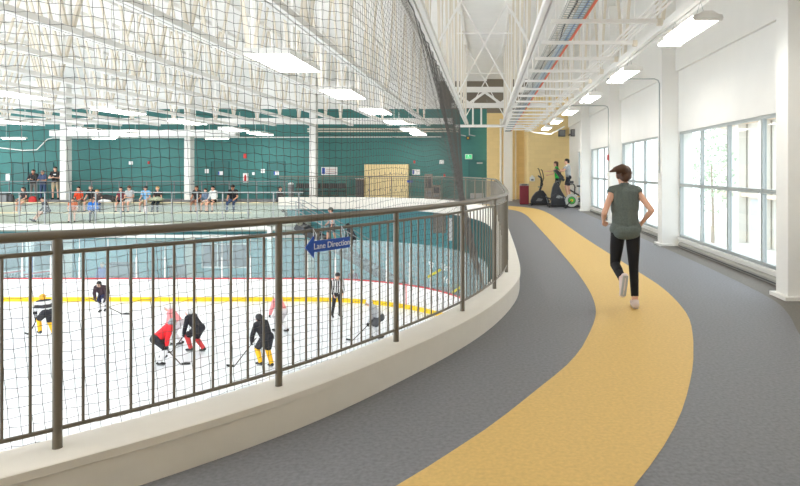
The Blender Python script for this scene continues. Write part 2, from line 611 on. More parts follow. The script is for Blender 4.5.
# ------------------------------------------------------------------ right-hand window wall
XW = 4.1
win_spans = [(8.2, 13.62), (13.98, 19.35), (19.75, 25.05), (25.5, 28.4)]
mb = MB()
mb.box(XW, XW + .3, -3.2, 31.6, 0, .2)
mb.box(XW, XW + .3, -3.2, 31.6, 2.43, 3.72)
ys = [-3.2]
for a, b in sorted(win_spans): ys += [a, b]
ys.append(31.6)
for a, b in zip(ys[::2], ys[1::2]):
    mb.box(XW, XW + .3, a, b, .2, 2.43)
mb.box(XW - .06, XW + .3, -3.2, 31.6, 3.72, 6.7)
struct(mb.build('wall_right', M_wallw))
for k, (a, b) in enumerate(sorted(win_spans)):
    root = bpy.data.objects.new('window_%d' % (k + 1), None); COL.objects.link(root); root.location = (XW, a, .2); struct(root)
    off = (XW, a, .2)
    x0, x1 = XW + .02, XW + .09
    f = MB()
    f.box(x0, x1, a, b, .2, .25); f.box(x0, x1, a, b, 2.38, 2.43)
    f.box(x0, x1, a, a + .05, .25, 2.38); f.box(x0, x1, b - .05, b, .25, 2.38)
    fr = f.build('frame', M_alum, root, off=off)
    np_ = 4; pw = (b - a) / np_
    for i in range(1, np_):
        MB().box(x0 - .005, x1 - .01, a + pw * i - .03, a + pw * i + .03, .25, 2.38).build('mullion', M_alum, root, off=off)
    for i in range(np_):
        MB().box(x0 - .01, x1, a + pw * i + .03, a + pw * (i + 1) - .03, 1.27, 1.335).build('transom', M_alum, root, off=off)
        for z0, z1 in ((.25, 1.27), (1.335, 2.38)):
            MB().box(x0 + .035, x0 + .043, a + pw * i + .03, a + pw * (i + 1) - .03, z0, z1).build('pane', M_winglass, root, off=off)
    MB().box(XW - .035, XW + .02, a, b, .165, .2).build('sill', M_white, root, off=off)
# baseboard heater along the windows
for k, (a, b) in enumerate(sorted(win_spans)):
    r = thing('baseboard_heater', 'grey low baseboard heater under the %s bay of windows from the camera' % ['nearest', 'second', 'third', 'last'][k], 'heater', (XW, a, 0))
    m_ = MB(); m_.prism([(XW - .004, .012), (XW - .07, .012), (XW - .07, .075), (XW - .045, .11), (XW - .004, .11)], 'Y', a + .2, b - .2)
    # prism along Y takes (x, z)
    m_.build('cover', mat('heater_grey', rgb(158, 156, 150), .5), r, off=(XW, a, 0))
    MB().box(XW - .074, XW - .07, a + .25, b - .25, .03, .05).build('grille', M_dark, r, off=(XW, a, 0))
# engaged columns
for k, yc in enumerate((2.25, 7.95, 13.65, 19.4, 25.15)):
    root = bpy.data.objects.new('column_%d' % (k + 1), None); COL.objects.link(root); root.location = (3.9, yc + .15, 0); struct(root)
    off = (3.9, yc + .15, 0)
    MB().bev(3.75, XW + .02, yc, yc + .33, 0, 6.6, .006).build('shaft', M_wallw, root, off=off)
    MB().bev(3.69, XW + .02, yc - .06, yc + .39, 0, .05, .006).build('plinth', M_white, root, off=off)
# conduits that drop down two of the columns
for k, yc in enumerate((13.65, 19.4)):
    r = thing('conduit', 'thin grey conduit running down the edge of the %s white column' % ['nearer', 'farther'][k], 'conduit', (3.73, yc, 0))
    MB().tube([(3.73, yc + .12, 1.55), (3.73, yc + .12, 3.48), (3.70, yc + .12, 3.55), (3.62, yc + .12, 3.58), (2.6, yc + .12, 3.58)], .012, 8).build('pipe', M_galv, r, True, (3.73, yc, 0))
    MB().bev(3.69, 3.75, yc + .07, yc + .17, 1.42, 1.55, .008).build('outlet_box', M_white, r, off=(3.73, yc, 0))

# back wall behind the camera and the roof deck
struct(MB().box(-5.7, 4.4, -3.5, -3.2, -.35, 6.9).build('wall_back', M_gold))
struct(MB().box(-34, 4.6, -3.5, 36.3, 6.62, 6.85).build('ceiling', M_deck))

# ------------------------------------------------------------------ far end: teal wall, gold walls
struct(MB().box(-34, .05, 36, 36.3, -.35, 5.05).build('wall_far_teal', M_teal))
M_void = mat('upper_void_dark', rgb(122, 113, 100), .7)  # darkness of the void behind the cross truss, put into the wall colour
struct(MB().box(-2.6, .05, 36.02, 36.3, 5.05, 6.7).build('wall_far_upper', M_void))
struct(MB().box(-34, -2.6, 36.02, 36.3, 5.05, 6.7).build('wall_far_upper_white', M_deck))
struct(MB().box(.05, 2.4, 35.2, 35.5, 0, 4.75).build('wall_far_gold', M_gold))
struct(MB().box(.05, 2.4, 35.2, 35.5, 4.75, 6.7).build('wall_far_gold_upper', M_void))
struct(MB().box(2.08, 4.4, 31.5, 31.7, 0, 5.3).build('wall_end_gold', M_gold))
struct(MB().box(2.08, 2.3, 31.7, 35.2, 0, 5.3).build('wall_alcove_gold', M_gold_s))
struct(MB().box(2.08, 4.4, 31.5, 31.7, 5.3, 6.7).build('wall_end_upper', M_deck))
struct(MB().bev(.92, 1.38, 33.3, 33.75, 0, 6.6, .01).build('column_6', M_white))
r = thing('downpipe', 'white vertical pipe beside the pale column at the far gold wall', 'pipe', (.82, 34.9, 0))
MB().tube([(.82, 34.9, 0), (.82, 34.9, 4.4)], .075, 12).build('pipe', M_white, r, True, (.82, 34.9, 0))
for z in (1.2, 3.2):
    MB().tube([(.82, 34.9, z), (.82, 34.9, z + .08)], .085, 12).build('collar', M_white, r, True, (.82, 34.9, 0))
r = thing('downpipe', 'thin brown pipe in the shaded gold recess behind the red bin', 'pipe', (1.62, 35.0, 0))
MB().tube([(1.62, 35.0, 0), (1.62, 35.0, 4.4)], .04, 10).build('pipe', M_steel2, r, True, (1.62, 35, 0))

DOORN = [0]
def door(x0, x1, y, z0, z1, m=M_teal_door, closer=False, plate=False, hand=1):
    DOORN[0] += 1
    root = bpy.data.objects.new('door_%d' % DOORN[0], None); COL.objects.link(root); root.location = (x0, y, z0); struct(root)
    off = (x0, y, z0)
    fr = MB()
    fr.box(x0 - .05, x0, y - .05, y - .002, z0, z1 + .05); fr.box(x1, x1 + .05, y - .05, y - .002, z0, z1 + .05); fr.box(x0, x1, y - .05, y - .002, z1, z1 + .05)
    fr.build('door_frame', M_teal_d, root, off=off)
    MB().box(x0 + .004, x1 - .004, y - .03, y - .002, z0 + .01, z1 - .004).build('door_leaf', m, root, off=off)
    hx = x0 + .09 if hand < 0 else x1 - .09
    MB().tube([(hx, y - .03, z0 + 1.0), (hx, y - .075, z0 + 1.0), (hx + (.1 if hand < 0 else -.1), y - .075, z0 + 1.0)], .011, 8).build('door_handle', M_galv, root, True, off)
    if closer:
        MB().bev(x1 - .45, x1 - .12, y - .09, y - .03, z1 - .13, z1 - .05, .01).build('door_closer', M_galv, root, off=off)
    if plate:
        MB().box(x0 + .05, x1 - .05, y - .034, y - .03, z0 + .02, z0 + .32).build('kick_plate', M_galv, root, off=off)
door(-.93, -.07, 36, 0, 2.1, closer=True, plate=True, hand=-1)
for px in (212, 268):
    x = (px - 486) / 640 * 36
    door(x, x + .92, 36, 0, 2.06, hand=-1)
for px in (13.5, 39):
    x = (px - 486) / 640 * 36
    door(x, x + .8, 36, 0, 2.0, hand=1)

def wall_thing(name, label, cat, px0, py0, px1, py1, m, y=36, depth=.03, frame=None, group=None):
    x0, x1 = (px0 - 486) / 640 * y, (px1 - 486) / 640 * y
    z1, z0 = EYE + (170 - py0) / 640 * y, EYE + (170 - py1) / 640 * y
    r = thing(name, label, cat, ((x0 + x1) / 2, y, z0), group=group)
    MB().bev(x0, x1, y - depth, y - .001, z0, z1, min(.006, depth / 4)).build('panel', m, r, off=((x0 + x1) / 2, y, z0))
    return r, (x0, x1, z0, z1)
M_paper = mat('paper_white', rgb(232, 232, 230), .6)
M_redbox = mat('alarm_red', rgb(200, 50, 45), .4)
def sub(r, name, x0, x1, z0, z1, y, d, m):
    MB().box(x0, x1, y - d, y - d + .006, z0, z1).build(name, m, r, off=tuple(r.location))
# placards and notices on the teal wall
for px0, py0, px1, py1, lab in ((205, 169, 209, 173.2, 'white square notice on teal wall left of the door behind the white cardigan'),
                                (261, 169, 265, 173, 'white square notice on teal wall left of the door near the walkway steps'),
                                (6, 173.5, 10, 180.5, 'tall white notice on teal wall near the standing spectators'),
                                (129, 161.3, 133, 164.6, 'small pale notice high on teal wall above the seated row'),
                                (252.3, 172.2, 254.8, 175, 'tiny grey plate beside the fire extinguisher cabinet'),
                                (439.5, 160, 444, 164, 'small pale notice on teal wall behind the net edge')):
    wall_thing('notice', lab, 'notice', px0, py0, px1, py1, M_paper)
for px0, py0, px1, py1, lab in ((218.5, 171.3, 223, 175, 'white door sign with a blue edge on the door behind the black cap man'),
                                (274, 171, 279, 175, 'white door sign with a blue edge on the door nearest the walkway'),):
    r, (x0, x1, z0, z1) = wall_thing('door_sign', lab, 'sign', px0, py0, px1, py1, M_paper, y=35.96)
    sub(r, 'blue_band', x0, x0 + (x1 - x0) * .25, z0 + .01, z1 - .01, 35.96, .037, M_blue)
r, (x0, x1, z0, z1) = wall_thing('extinguisher_cabinet', 'white fire extinguisher cabinet on the teal wall above a seated man', 'cabinet', 243.8, 173.2, 248.5, 182.3, M_paper, depth=.12)
MB().lathe([(.06, 0), (.06, .3), (.03, .34), (.03, .38)], ((x0 + x1) / 2, 35.86, z0 + .05), 12).build('extinguisher', M_redbox, r, True, tuple(r.location))
for px, py, lab in ((245.3, 156, 'red fire alarm high above the extinguisher cabinet'), (149, 162.7, 'small red alarm on teal wall above light blue shirt'), (414.5, 162, 'small red alarm on teal wall right of the beige lockers'), (444.5, 175.5, 'small red call point low beside the net edge')):
    wdt = 1.5 if px == 245.3 else .9
    wall_thing('fire_alarm', lab, 'alarm', px - wdt, py - 1.5 * wdt, px + wdt, py + 1.5 * wdt, M_redbox, depth=.06)
r, (x0, x1, z0, z1) = wall_thing('wall_banner', 'white notice board with blue and red print on the teal wall', 'sign', 321.5, 167, 337.5, 175, M_paper)
sub(r, 'blue_print', x0 + .04, x0 + .2, z0 + .06, z1 - .05, 36, .036, M_blue)
for i in range(3):
    sub(r, 'print_line', x0 + .27, x1 - .08, z0 + .08 + .11 * i, z0 + .12 + .11 * i, 36, .036, mat('print_pink', rgb(206, 170, 170), .6))
r, (x0, x1, z0, z1) = wall_thing('wall_banner', 'small poster with blue edge on teal wall right of the lockers', 'sign', 412.3, 169.5, 420, 174.8, M_paper)
sub(r, 'blue_print', x0 + .02, x0 + .1, z0 + .03, z1 - .03, 36, .036, M_blue)
r, (x0, x1, z0, z1) = wall_thing('direction_sign', 'tiny blue sign on the far guardrail right of the lockers', 'sign', 407, 180.3, 413, 182.5, M_blue, y=32.4)
# exit sign
x, _, z = W(468.7, 156.7, 35.9)
r = thing('exit_sign', 'green running man exit sign glowing on the teal wall above the door', 'sign', (x, 35.9, z))
MB().bev(-.2, .2, -.04, .09, -.14, .14, .01).build('housing', M_white, r)
MB().box(-.17, .17, -.046, -.04, -.11, .11).build('face', emit('exit_green', (.08, .8, .3, 1), .3), r)
fg = MB(); M_exw = emit('exit_white', (1, 1, 1, 1), .6)
for a, b in (((-.02, .04), (.0, -.02)), ((.0, -.02), (.06, -.04)), ((.06, -.04), (.1, -.085)), ((.0, -.02), (-.03, -.06)), ((-.03, -.06), (-.09, -.07)), ((-.02, .03), (.05, .02)), ((-.02, .03), (-.07, .0))):
    fg.bar((a[0], -.05, a[1]), (b[0], -.05, b[1]), .022, .006)
fg.sphere((-.02, -.05, .07), .022, 8, 6, 1, .2, 1)
fg.build('pictogram', M_exw, r)
x, _, z = W(468, 138, 35.9)
r = thing('emergency_light', 'small yellow beacon high on the teal wall above the exit sign', 'lamp', (x, 36, z))
MB().bev(-.1, .1, -.1, -.002, -.1, .1, .015).build('housing', M_dark, r)
MB().sphere((0, -.1, 0), .06, 10, 6).build('lens', mat('amber', rgb(220, 170, 40), .4), r, True)
# ------------------------------------------------------------------ roof trusses
ZB, ZT = 3.62, 6.5
PANEL = 2.44
def make_truss(y0, y1, label, x, group):
    r = thing('roof_truss', label, 'truss', (x, 0, 0), group=group)
    MB().box(-.075, -.015, y0, y1, ZB - .05, ZB + .04).box(.015, .075, y0, y1, ZB - .05, ZB + .04).box(-.015, .015, y0, y1, ZB + .0, ZB + .03).build('bottom_chord', M_steel, r)
    MB().box(-.09, .09, y0, y1, ZT, ZT + .12).build('top_chord', M_steel, r)
    vm = dm = em = None
    nodes = []
    y = 9.15
    while y - PANEL > y0: y -= PANEL
    while y < y1 - .2:
        nodes.append(y); y += PANEL
    def put(name, src, yy):
        o = src.copy(); COL.objects.link(o); o.location = (0, yy, 0)
        return o
    for y in nodes:
        if vm is None:
            vm = MB().bar((0, 0, ZB + .03), (0, 0, ZT), .055).build('vertical_web', M_steel, r); vm.location = (0, y, 0)
            dm = MB().bar((-.0, .06, ZB + .03), (0, PANEL / 2 - .04, ZT), .048, .048).build('diagonal_web', M_steel2, r); dm.location = (0, y, 0)  # cream tone puts the shaded side of the webs into their colour
            em = MB().bar((.0, -.06, ZB + .03), (0, -PANEL / 2 + .04, ZT), .048, .048).build('diagonal_web', M_steel2, r); em.location = (0, y, 0)
        else:
            put('vertical_web', vm, y)
            if y + PANEL / 2 < y1: put('diagonal_web', dm, y)
            if y - PANEL / 2 > y0: put('diagonal_web', em, y)
    return r
def retr(src, x, label, group):
    return dup(src, label, (x, 0, 0), group=group)
tr_c = make_truss(-3.1, 27.6, 'white roof truss directly above the white kerb, left of the X bracing', -.83, 'trusses over the running track')
retr(tr_c, .76, 'white roof truss beside the orange conduit, right of the X bracing', 'trusses over the running track')
retr(tr_c, 2.5, 'white roof truss carrying the row of fluorescent fixtures by the windows', 'trusses over the running track')
tr_r = make_truss(-3.1, 28.4, 'white roof truss over the ice, first beyond the top of the safety net', -2.54, 'trusses over the ice rink')
for k in range(1, 15):
    retr(tr_r, -2.54 - 1.71 * k, 'white roof truss over the ice, %s row out from the safety net' % ORD[k], 'trusses over the ice rink')
# girder under the truss ends, lower girder on the spectator columns
def girder(name, label, x0, x1, y, z0, z1, wd=.2, m=M_steel):
    r = thing(name, label, 'beam', (x0, y, z0))
    mb = MB().box(x0, x1, y - wd / 2, y + wd / 2, z0, z0 + .03).box(x0, x1, y - wd / 2, y + wd / 2, z1 - .03, z1).box(x0, x1, y - .02, y + .02, z0 + .03, z1 - .03)
    mb.build('web', m, r, off=(x0, y, z0))
    o = r; o['kind'] = 'structure'
    return r
girder('beam_girder', 'long white girder under the far ends of the roof trusses', -34, -1.5, 29.3, 3.72, 3.99)
r = thing('box_girder', 'white boxed girder on top of the spectator columns', 'beam', (-23, 34, 3.4)); r['kind'] = 'structure'
MB().box(-23, -13.2, 33.7, 34.3, 3.4, 3.74).build('casing', M_steel, r, off=(-23, 34, 3.4))
# cross girder above the end of the track
r = thing('cross_truss', 'white cross truss with V braces spanning above the far end of the track', 'truss', (0, 27.8, 4.3))
o_ = (0, 27.8, 4.3)
MB().box(-1.5, 2.6, 27.7, 27.9, 4.32, 4.52).build('bottom_chord', M_steel, r, off=o_)
MB().box(-1.5, 2.6, 27.7, 27.9, 5.0, 5.22).build('top_chord', M_steel, r, off=o_)
for a, b in ((-1.4, -.72), (-.05, -.72), (-.05, .62), (1.3, .62)):
    MB().bar((a, 27.8, 5.0), (b, 27.8, 4.52), .1).build('brace', M_steel, r, off=o_)
# X bracing between the two trusses over the track
for k, y in enumerate((10.5, 17.6, 24.9)):
    r = thing('cross_bracing', 'white X bracing between two roof trusses, %s X from the camera' % ORD[k], 'bracing', (0, y, ZB))
    o_ = (0, y, ZB)
    MB().bar((-.8, y, ZB + .05), (.73, y, ZT), .035).build('brace', M_steel, r, off=o_)
    MB().bar((.73, y + .045, ZB + .05), (-.8, y + .045, ZT), .035).build('brace', M_steel, r, off=o_)
    MB().bar((-.8, y - .05, ZB + 1.75), (.73, y - .05, ZB + 1.75), .03).build('strut', M_steel, r, off=o_)

# ------------------------------------------------------------------ lights over the ice
def rink_light(label, x, y, src=None):
    g = 'panel lights over the ice'
    if src is not None:
        return dup(src, label, (x, y, 3.5), group=g)
    r = thing('ceiling_light', label, 'light', (x, y, 3.5), group=g)
    MB().box(-.38, .38, -.94, .94, .0, .1).build('housing', M_white, r)
    MB().box(-.36, .36, -.92, .92, -.012, 0).build('diffuser', M_lamp, r)
    MB().box(-.3, .3, -.86, .86, .1, .106).build('ceiling_fill_panel', M_ceil_fill, r)  # added glowing top to brighten the ceiling, not a known part of these lights
    for sy in (-.7, .7):
        MB().tube([(0, sy, .1), (0, sy, .9)], .006, 6).build('hanger', M_steel, r)
    return r
src = None
for i, x in enumerate((-3.55, -11.85, -18.8, -27.3)):
    for k in range(-2, 6):
        y = 11.3 + 4.7 * k - (1.2 if k == 5 else 0)
        if i == 0 and k == -1: continue
        if i == 3 and k < 3: continue
        nm = ['nearest the running track', 'second from the track', 'third from the track', 'farthest from the track'][i]
        o = rink_light('bright panel light over the ice, %s along the row %s' % (ORD[k + 2], nm), x, y, src)
        src = src or o
# strip lights over the spectators
st = None
for k, px in enumerate((14, 104, 217)):
    x = (px - 486) / 640 * 33
    lab = 'slim warm strip light under the girder above the %s' % ['standing spectators', 'orange top spectator', 'extinguisher cabinet'][k]
    if st is None:
        st = thing('strip_light', lab, 'light', (x, 33, 3.24), group='strip lights over the spectators')
        MB().prism([(-.09, .08), (.09, .08), (.13, 0), (-.13, 0)], 'X', -.62, .62).build('housing', M_white, st)
        MB().tube([(-.58, 0, -.02), (.58, 0, -.02)], .022, 8).build('lamp_tube', M_lamp3, st)
        for sx in (-.4, .4): MB().tube([(sx, 0, .08), (sx, 0, .9)], .006, 6).build('hanger', M_steel, st)
    else:
        dup(st, lab, (x, 33, 3.24), group='strip lights over the spectators')

# ------------------------------------------------------------------ fluorescent fixtures over the track
def track_light(label, y, src=None):
    g = 'fluorescent fixtures beside the windows'
    loc = (2.48, y, 3.3)
    if src is not None:
        return dup(src, label, loc, group=g)
    r = thing('fluorescent_fixture', label, 'light', loc, group=g)
    L = .76
    MB().prism([(-.05, .1), (.05, .1), (.17, .03), (.17, .015), (.04, .06), (-.04, .06), (-.17, .015), (-.17, .03)], 'Y', -L, L).build('reflector', M_white, r)
    for sx in (-.11, 0, .11):
        MB().tube([(sx, -L + .03, .012), (sx, L - .03, .012)], .02, 8).build('lamp_tube', M_lamp2, r, True)
    for sx in (-1, 1):
        MB().bar((sx * .1, -.6, .078), (sx * .1, .6, .078), .05, .012).build('uplight_slot', M_up2, r)
    for sy in (-L, L - .02):
        MB().box(-.16, .16, sy, sy + .02, -.01, .06).build('end_cap', M_white, r)
    MB().bev(-.06, .06, -.1, .1, .1, .17, .01).build('ballast_box', M_white, r)
    for sy in (-.5, .5):
        MB().tube([(-.05, sy, .1), (0, sy, .27), (.05, sy, .1)], .004, 5).build('hanger_wire', M_galv, r)
    return r
src = None
for k, y in enumerate((4.25, 7.9, 11.55, 15.2, 18.85, 22.5, 26.15)):
    lab = 'glowing fluorescent fixture hanging by the windows, %s in line from the camera' % ORD[k]
    o = track_light(lab, y, src); src = src or o

# ------------------------------------------------------------------ trapeze supports, tray, cables, conduits
tz = 3.315
src = None
for k in range(-2, 17):
    y = 7.3 + 1.22 * k
    lab = 'white trapeze strut under the cable tray, %s from the camera' % (ORD[k + 2])
    if src is None:
        src = thing('trapeze_strut', lab, 'bracket', (0, y, tz), group='trapeze struts along the cable tray')
        MB().box(.74, 2.02, -.022, .022, -.022, .022).build('strut', M_steel, src)
        MB().tube([(.8, 0, .02), (.8, 0, .3)], .009, 6).build('rod', M_steel, src)
        MB().tube([(1.98, 0, .02), (1.98, 0, 3.2)], .009, 6).build('rod', M_steel, src)
        MB().bev(1.95, 2.01, -.03, .03, -.05, .03, .006).build('clamp', M_steel2, src)
    else:
        dup(src, lab, (0, y, tz), group='trapeze struts along the cable tray')
zt = tz + .03
r = thing('cable_tray', 'wire basket cable tray running above the track beside the truss', 'tray', (.97, 0, zt))
mb = MB()
for x in (.86, .92, .98, 1.04, 1.1):
    mb.tube([(x, -2.5, zt), (x, 29, zt)], .004, 4)
y = -2.5
while y < 29:
    mb.tube([(.855, y, zt + .06), (.86, y, zt), (1.1, y, zt), (1.105, y, zt + .06)], .004, 4); y += .1
mb.build('basket', M_galv, r, off=(.97, 0, zt))
for x in (.853, 1.107):
    MB().tube([(x, -2.5, zt + .06), (x, 29, zt + .06)], .008, 6).build('side_rail', M_steel, r, off=(.97, 0, zt))
rc = random.Random(5)
def cable(name, label, cat, x, z, r_, m, wob=.01, y0=-2.4, y1=28.9, group=None):
    pts = []
    y = y0; ph = rc.random() * 6
    while y < y1:
        pts.append((x + wob * math.sin(y * 1.1 + ph) + wob * .6 * math.sin(y * 2.7 + ph * 2), y, z)); y += .4
    o = MB().tube(pts, r_, 7).build(name, m, None, True)
    tag(o, label, cat, group)
    return o
for k in range(4):
    cable('cable', 'pale blue cable of the bundle lying in the overhead wire tray', 'cable', 1.01 + .024 * k, zt + .018, .011, M_cable_b2 if k == 2 else M_cable_b, .006, group='pale blue cables in the overhead tray')
bpy.data.objects['cable.002']['label'] = 'darker blue cable in the overhead wire tray'
cable('cable', 'loose black cable wandering along the overhead wire tray', 'cable', .955, zt + .03, .009, M_black, .03)
cable('conduit', 'bright orange conduit running along the edge of the overhead tray', 'conduit', 1.14, zt + .03, .017, M_orange, 0)
for k in range(4):
    cable('conduit', 'slim white conduit of four parallel ones on the trapeze struts', 'conduit', 1.74 + .055 * k, zt + .006, .013, M_steel, 0, group='white conduits on the trapeze struts')
# pipes across the far end of the track
r = thing('sprinkler_pipe', 'grey horizontal pipe crossing above the far end of the track', 'pipe', (0, 26.9, 3.45))
MB().tube([(-1.3, 26.9, 3.47), (1.5, 26.9, 3.47)], .06, 12).build('main_pipe', M_steel, r, True, (0, 26.9, 3.45))
MB().tube([(1.5, 26.9, 3.47), (2.0, 26.9, 3.2), (2.7, 26.9, 3.12), (3.3, 26.9, 3.45)], .03, 8).build('branch_pipe', M_steel, r, True, (0, 26.9, 3.45))
for x in (-1.1, -.7):
    MB().tube([(x, 26.9, 3.47), (x, 26.9, 3.1), (x + .25, 26.9, 3.05)], .025, 8).build('drop_pipe', M_galv, r, True, (0, 26.9, 3.45))
for x in (-.55, -.2):
    MB().tube([(x, 26.9, 3.47), (x, 26.9, 4.3)], .04, 8).build('riser', M_steel, r, True, (0, 26.9, 3.45))
# speakers on the gold wall
for (px, py, d, lab) in ((561.8, 133.2, 31.2, 'dark grey square speaker on the gold end wall'), (574.3, 132.8, 29.6, 'dark grey square speaker mounted at the white window wall corner')):
    x, _, z = W(px, py, d)
    r = thing('wall_speaker', lab, 'speaker', (x, d, z))
    MB().bev(-.165, .165, -.12, .12, -.165, .165, .02).build('cabinet', M_dark, r)
    MB().box(-.14, .14, -.126, -.12, -.14, .14).build('grille', M_grey, r)
    MB().bar((0, .1, 0), (0, 31.5 - d, 0), .05).build('bracket', M_dark, r)
# ------------------------------------------------------------------ ice, boards, glass
struct(MB().box(-36, .9, 3.2, 36, ICE - .3, ICE - .02).build('floor_concourse', mat('rubber_dark', rgb(96, 104, 106), .7)))
BP = Path([(-34, 29.8), (-26, 29.8), (-18, 29.8), (-12, 29.8), (-8.5, 29.8)] +
          [(-8.5 + 8.5 * math.sin(a), 21.3 + 8.5 * math.cos(a)) for a in [math.radians(x) for x in (12, 24, 36, 48, 60, 72, 84)]] +
          [(0, 20), (0, 17), (0, 13.5)] + [(-8.5 + 8.5 * math.cos(a), 12.3 - 8.5 * math.sin(a)) for a in [math.radians(x) for x in (12, 36, 60, 84)]] + [(-12, 3.8), (-20, 3.8), (-34, 3.8)], 8)
poly = [(p.x, p.y) for p in BP.p]
struct(MB().prism(poly, 'Z', ICE - .02, ICE).build('floor_ice', M_ice))
r = thing('rink_boards', 'white rink boards with red cap and yellow kick strip around the ice', 'boards', (-10, 29.8, ICE))
bo = (-10, 29.8, ICE)
def bsweep(name, prof, m, step=.3):
    o = sweep_profile(BP, prof, 0, BP.L, step, name, m, True)
    for v in o.data.vertices:
        v.co -= Vector(bo)
    o.parent = r
    return o
bsweep('panel', [(0, ICE + .2), (0, ICE + 1.04), (-.1, ICE + 1.04), (-.1, ICE)], M_board)
bsweep('kick_plate', [(.012, ICE), (.012, ICE + .2), (-.05, ICE + .2), (-.05, ICE)], M_kick)
bsweep('cap_rail', [(.015, ICE + 1.04), (.015, ICE + 1.085), (-.12, ICE + 1.085), (-.12, ICE + 1.04)], M_red)
sR = BP.near((-3.4, 28.2))
p = BP.off(sR, .012); t = BP.tan(sR)
MB().bar((p.x, p.y, ICE + .2), (p.x, p.y, ICE + 1.04), .07, .012).build('goal_line_mark', mat('line_pink', rgb(238, 150, 150), .4), r, off=bo)
s = BP.near((-16.0, 29.8))
while s > 1.33: s -= 1.33
Ll = BP.near((0, 15))
gm = None; pm = None; k = 0
while s + 1.33 < Ll:
    a, b = BP.off(s, -.05), BP.off(s + 1.33, -.05)
    if a.x > -25.5:
        mid = (a + b) / 2
        ang = math.atan2(b.y - a.y, b.x - a.x)
        if gm is None:
            gm = MB().box(-.64, .64, -.006, .006, 1.085, 2.9).build('glass_panel', M_rinkglass, r)
            pm = MB().box(-.028, .028, -.03, .03, 1.085, 2.05).box(-.01, .01, -.012, .012, 2.05, 2.9).build('stanchion', M_white, r)
            g, q = gm, pm
        else:
            g = gm.copy(); COL.objects.link(g); q = pm.copy(); COL.objects.link(q)
        g.location = (mid.x - bo[0], mid.y - bo[1], 0); g.rotation_euler = (0, 0, ang)
        q.location = (a.x - bo[0], a.y - bo[1], 0); q.rotation_euler = (0, 0, ang)
    s += 1.33
# white marks painted on the corner glass
def glass_mark(label, sx, z, fn):
    p = BP.off(sx, .0); t = BP.tan(sx)
    g = thing('glass_decal', label, 'decal', (p.x, p.y, z), math.atan2(t.y, t.x))
    fn(g)
    return g
M_decal = mat('decal_white', rgb(236, 242, 242), .6)
M_decal_y = mat('decal_yellow', rgb(196, 190, 60), .6)
def tri_mark(g):
    mb = MB()
    pts = [(-.14, .16), (.16, .13), (.05, -.16)]
    for a, b in zip(pts, pts[1:] + pts[:1]): mb.bar((a[0], 0, a[1]), (b[0], 0, b[1]), .012, .035)
    mb.build('outline', M_decal, g)
glass_mark('white outlined triangle mark on the curved corner glass', BP.near((-2.35, 27.1)), ICE + 2.05, tri_mark)
def txt_mark(t_, sz):
    def fn(g):
        me = text_mesh(t_, sz); me.materials.append(M_decal)
        o = link('lettering', me, g); o.rotation_euler = (PI / 2, 0, 0); o.location = (0, -.02, 0)
    return fn
glass_mark('white letters Unc on the curved corner glass', BP.near((-1.7, 26.3)), ICE + 2.1, txt_mark('Unc', .42))
glass_mark('white letters Yel on the curved corner glass below the Unc letters', BP.near((-1.65, 26.25)), ICE + 1.6, txt_mark('Yel', .42))
def stripe_mark(g):
    MB().bar((-.45, 0, -.2), (.45, 0, .22), .012, .1).build('stripe', M_decal_y, g)
glass_mark('slanted yellow green stripe on the curved corner glass', BP.near((-2.2, 26.9)), ICE + 1.75, stripe_mark)
glass_mark('slanted yellow green stripe low on the corner glass under the letters', BP.near((-1.2, 25.6)), ICE + 1.35, stripe_mark)

# ------------------------------------------------------------------ spectator gallery
XE = -10.4
struct(MB().box(-34, XE, 34.0, 34.5, -.75, -.35).box(-34, XE, 34.02, 34.5, -.35, -.14).build('trim_tier_upper', M_conc))
struct(MB().box(-34, XE, 33.0, 34.0, -1.08, -.62).build('trim_tier_lower', M_conc))
struct(MB().box(-34, XE + 1.4, 32.0, 33.0, -1.3, -1.08).build('floor_gallery', M_conc))
# bench planks
for nm, y0, z, x1, lab in (('bench', 33.95, -.14, XE - .1, 'long pale plank bench, upper row of the spectator gallery'), ('bench', 32.96, -.62, -12.2, 'long pale plank bench, lower row of the spectator gallery')):
    r = thing(nm, lab, 'bench', (-20, y0, z))
    MB().bev(-33, x1, y0 + .0, y0 + .36, z, z + .045, .006).build('seat_plank', M_plank, r, off=(-20, y0, z))
    MB().box(-33, x1, y0 + .012, y0 + .03, z - .1, z).build('front_board', M_conc, r, off=(-20, y0, z))
# white fascia and soffit
struct(MB().box(-34, XE + 1.4, 31.9, 32.0, -1.36, -1.06).build('trim_gallery_fascia', M_white))
struct(MB().box(-34, XE + 1.4, 32.0, 33.5, -1.45, -1.36).build('ceiling_gallery', M_conc))
struct(MB().box(-34, XE + 1.4, 31.7, 31.85, -1.75, -1.6).build('trim_pipe_chase', M_white))
# gallery rail
p0 = (-22, 32.05, -1.06)
r = thing('gallery_rail', 'grey steel rail with clear panels in front of the spectator gallery', 'railing', p0)
MB().tube([(-33, 32.05, .5), (-9.15, 32.05, .5)], .028, 10).build('top_rail', M_galv, r, True, p0)
MB().tube([(-33, 32.05, -.18), (-9.15, 32.05, -.18)], .022, 8).build('middle_rail', M_galv, r, True, p0)
x = (19.5 - 486) / 640 * 32.05
pm = gm = cm = None
k = 0
while x < -9.0:
    if pm is None:
        pm = MB().box(-.022, .022, -.03, .03, 0, 1.55).build('post', M_galv, r); po = pm
        cm = MB().bev(-.045, .045, -.05, -.03, .5, .6, .006).build('glass_clamp', M_galv, r); co = cm
        gm = MB().box(.05, 1.22, -.006, .006, .12, .86).build('clear_panel', M_railglass, r); go = gm
    else:
        po = pm.copy(); COL.objects.link(po)
        co = cm.copy(); COL.objects.link(co)
        go = None
        if x < -10:
            go = gm.copy(); COL.objects.link(go)
    po.location = co.location = (x - p0[0], 0, 0)
    if go: go.location = (x - p0[0], 0, 0)
    x += 1.272
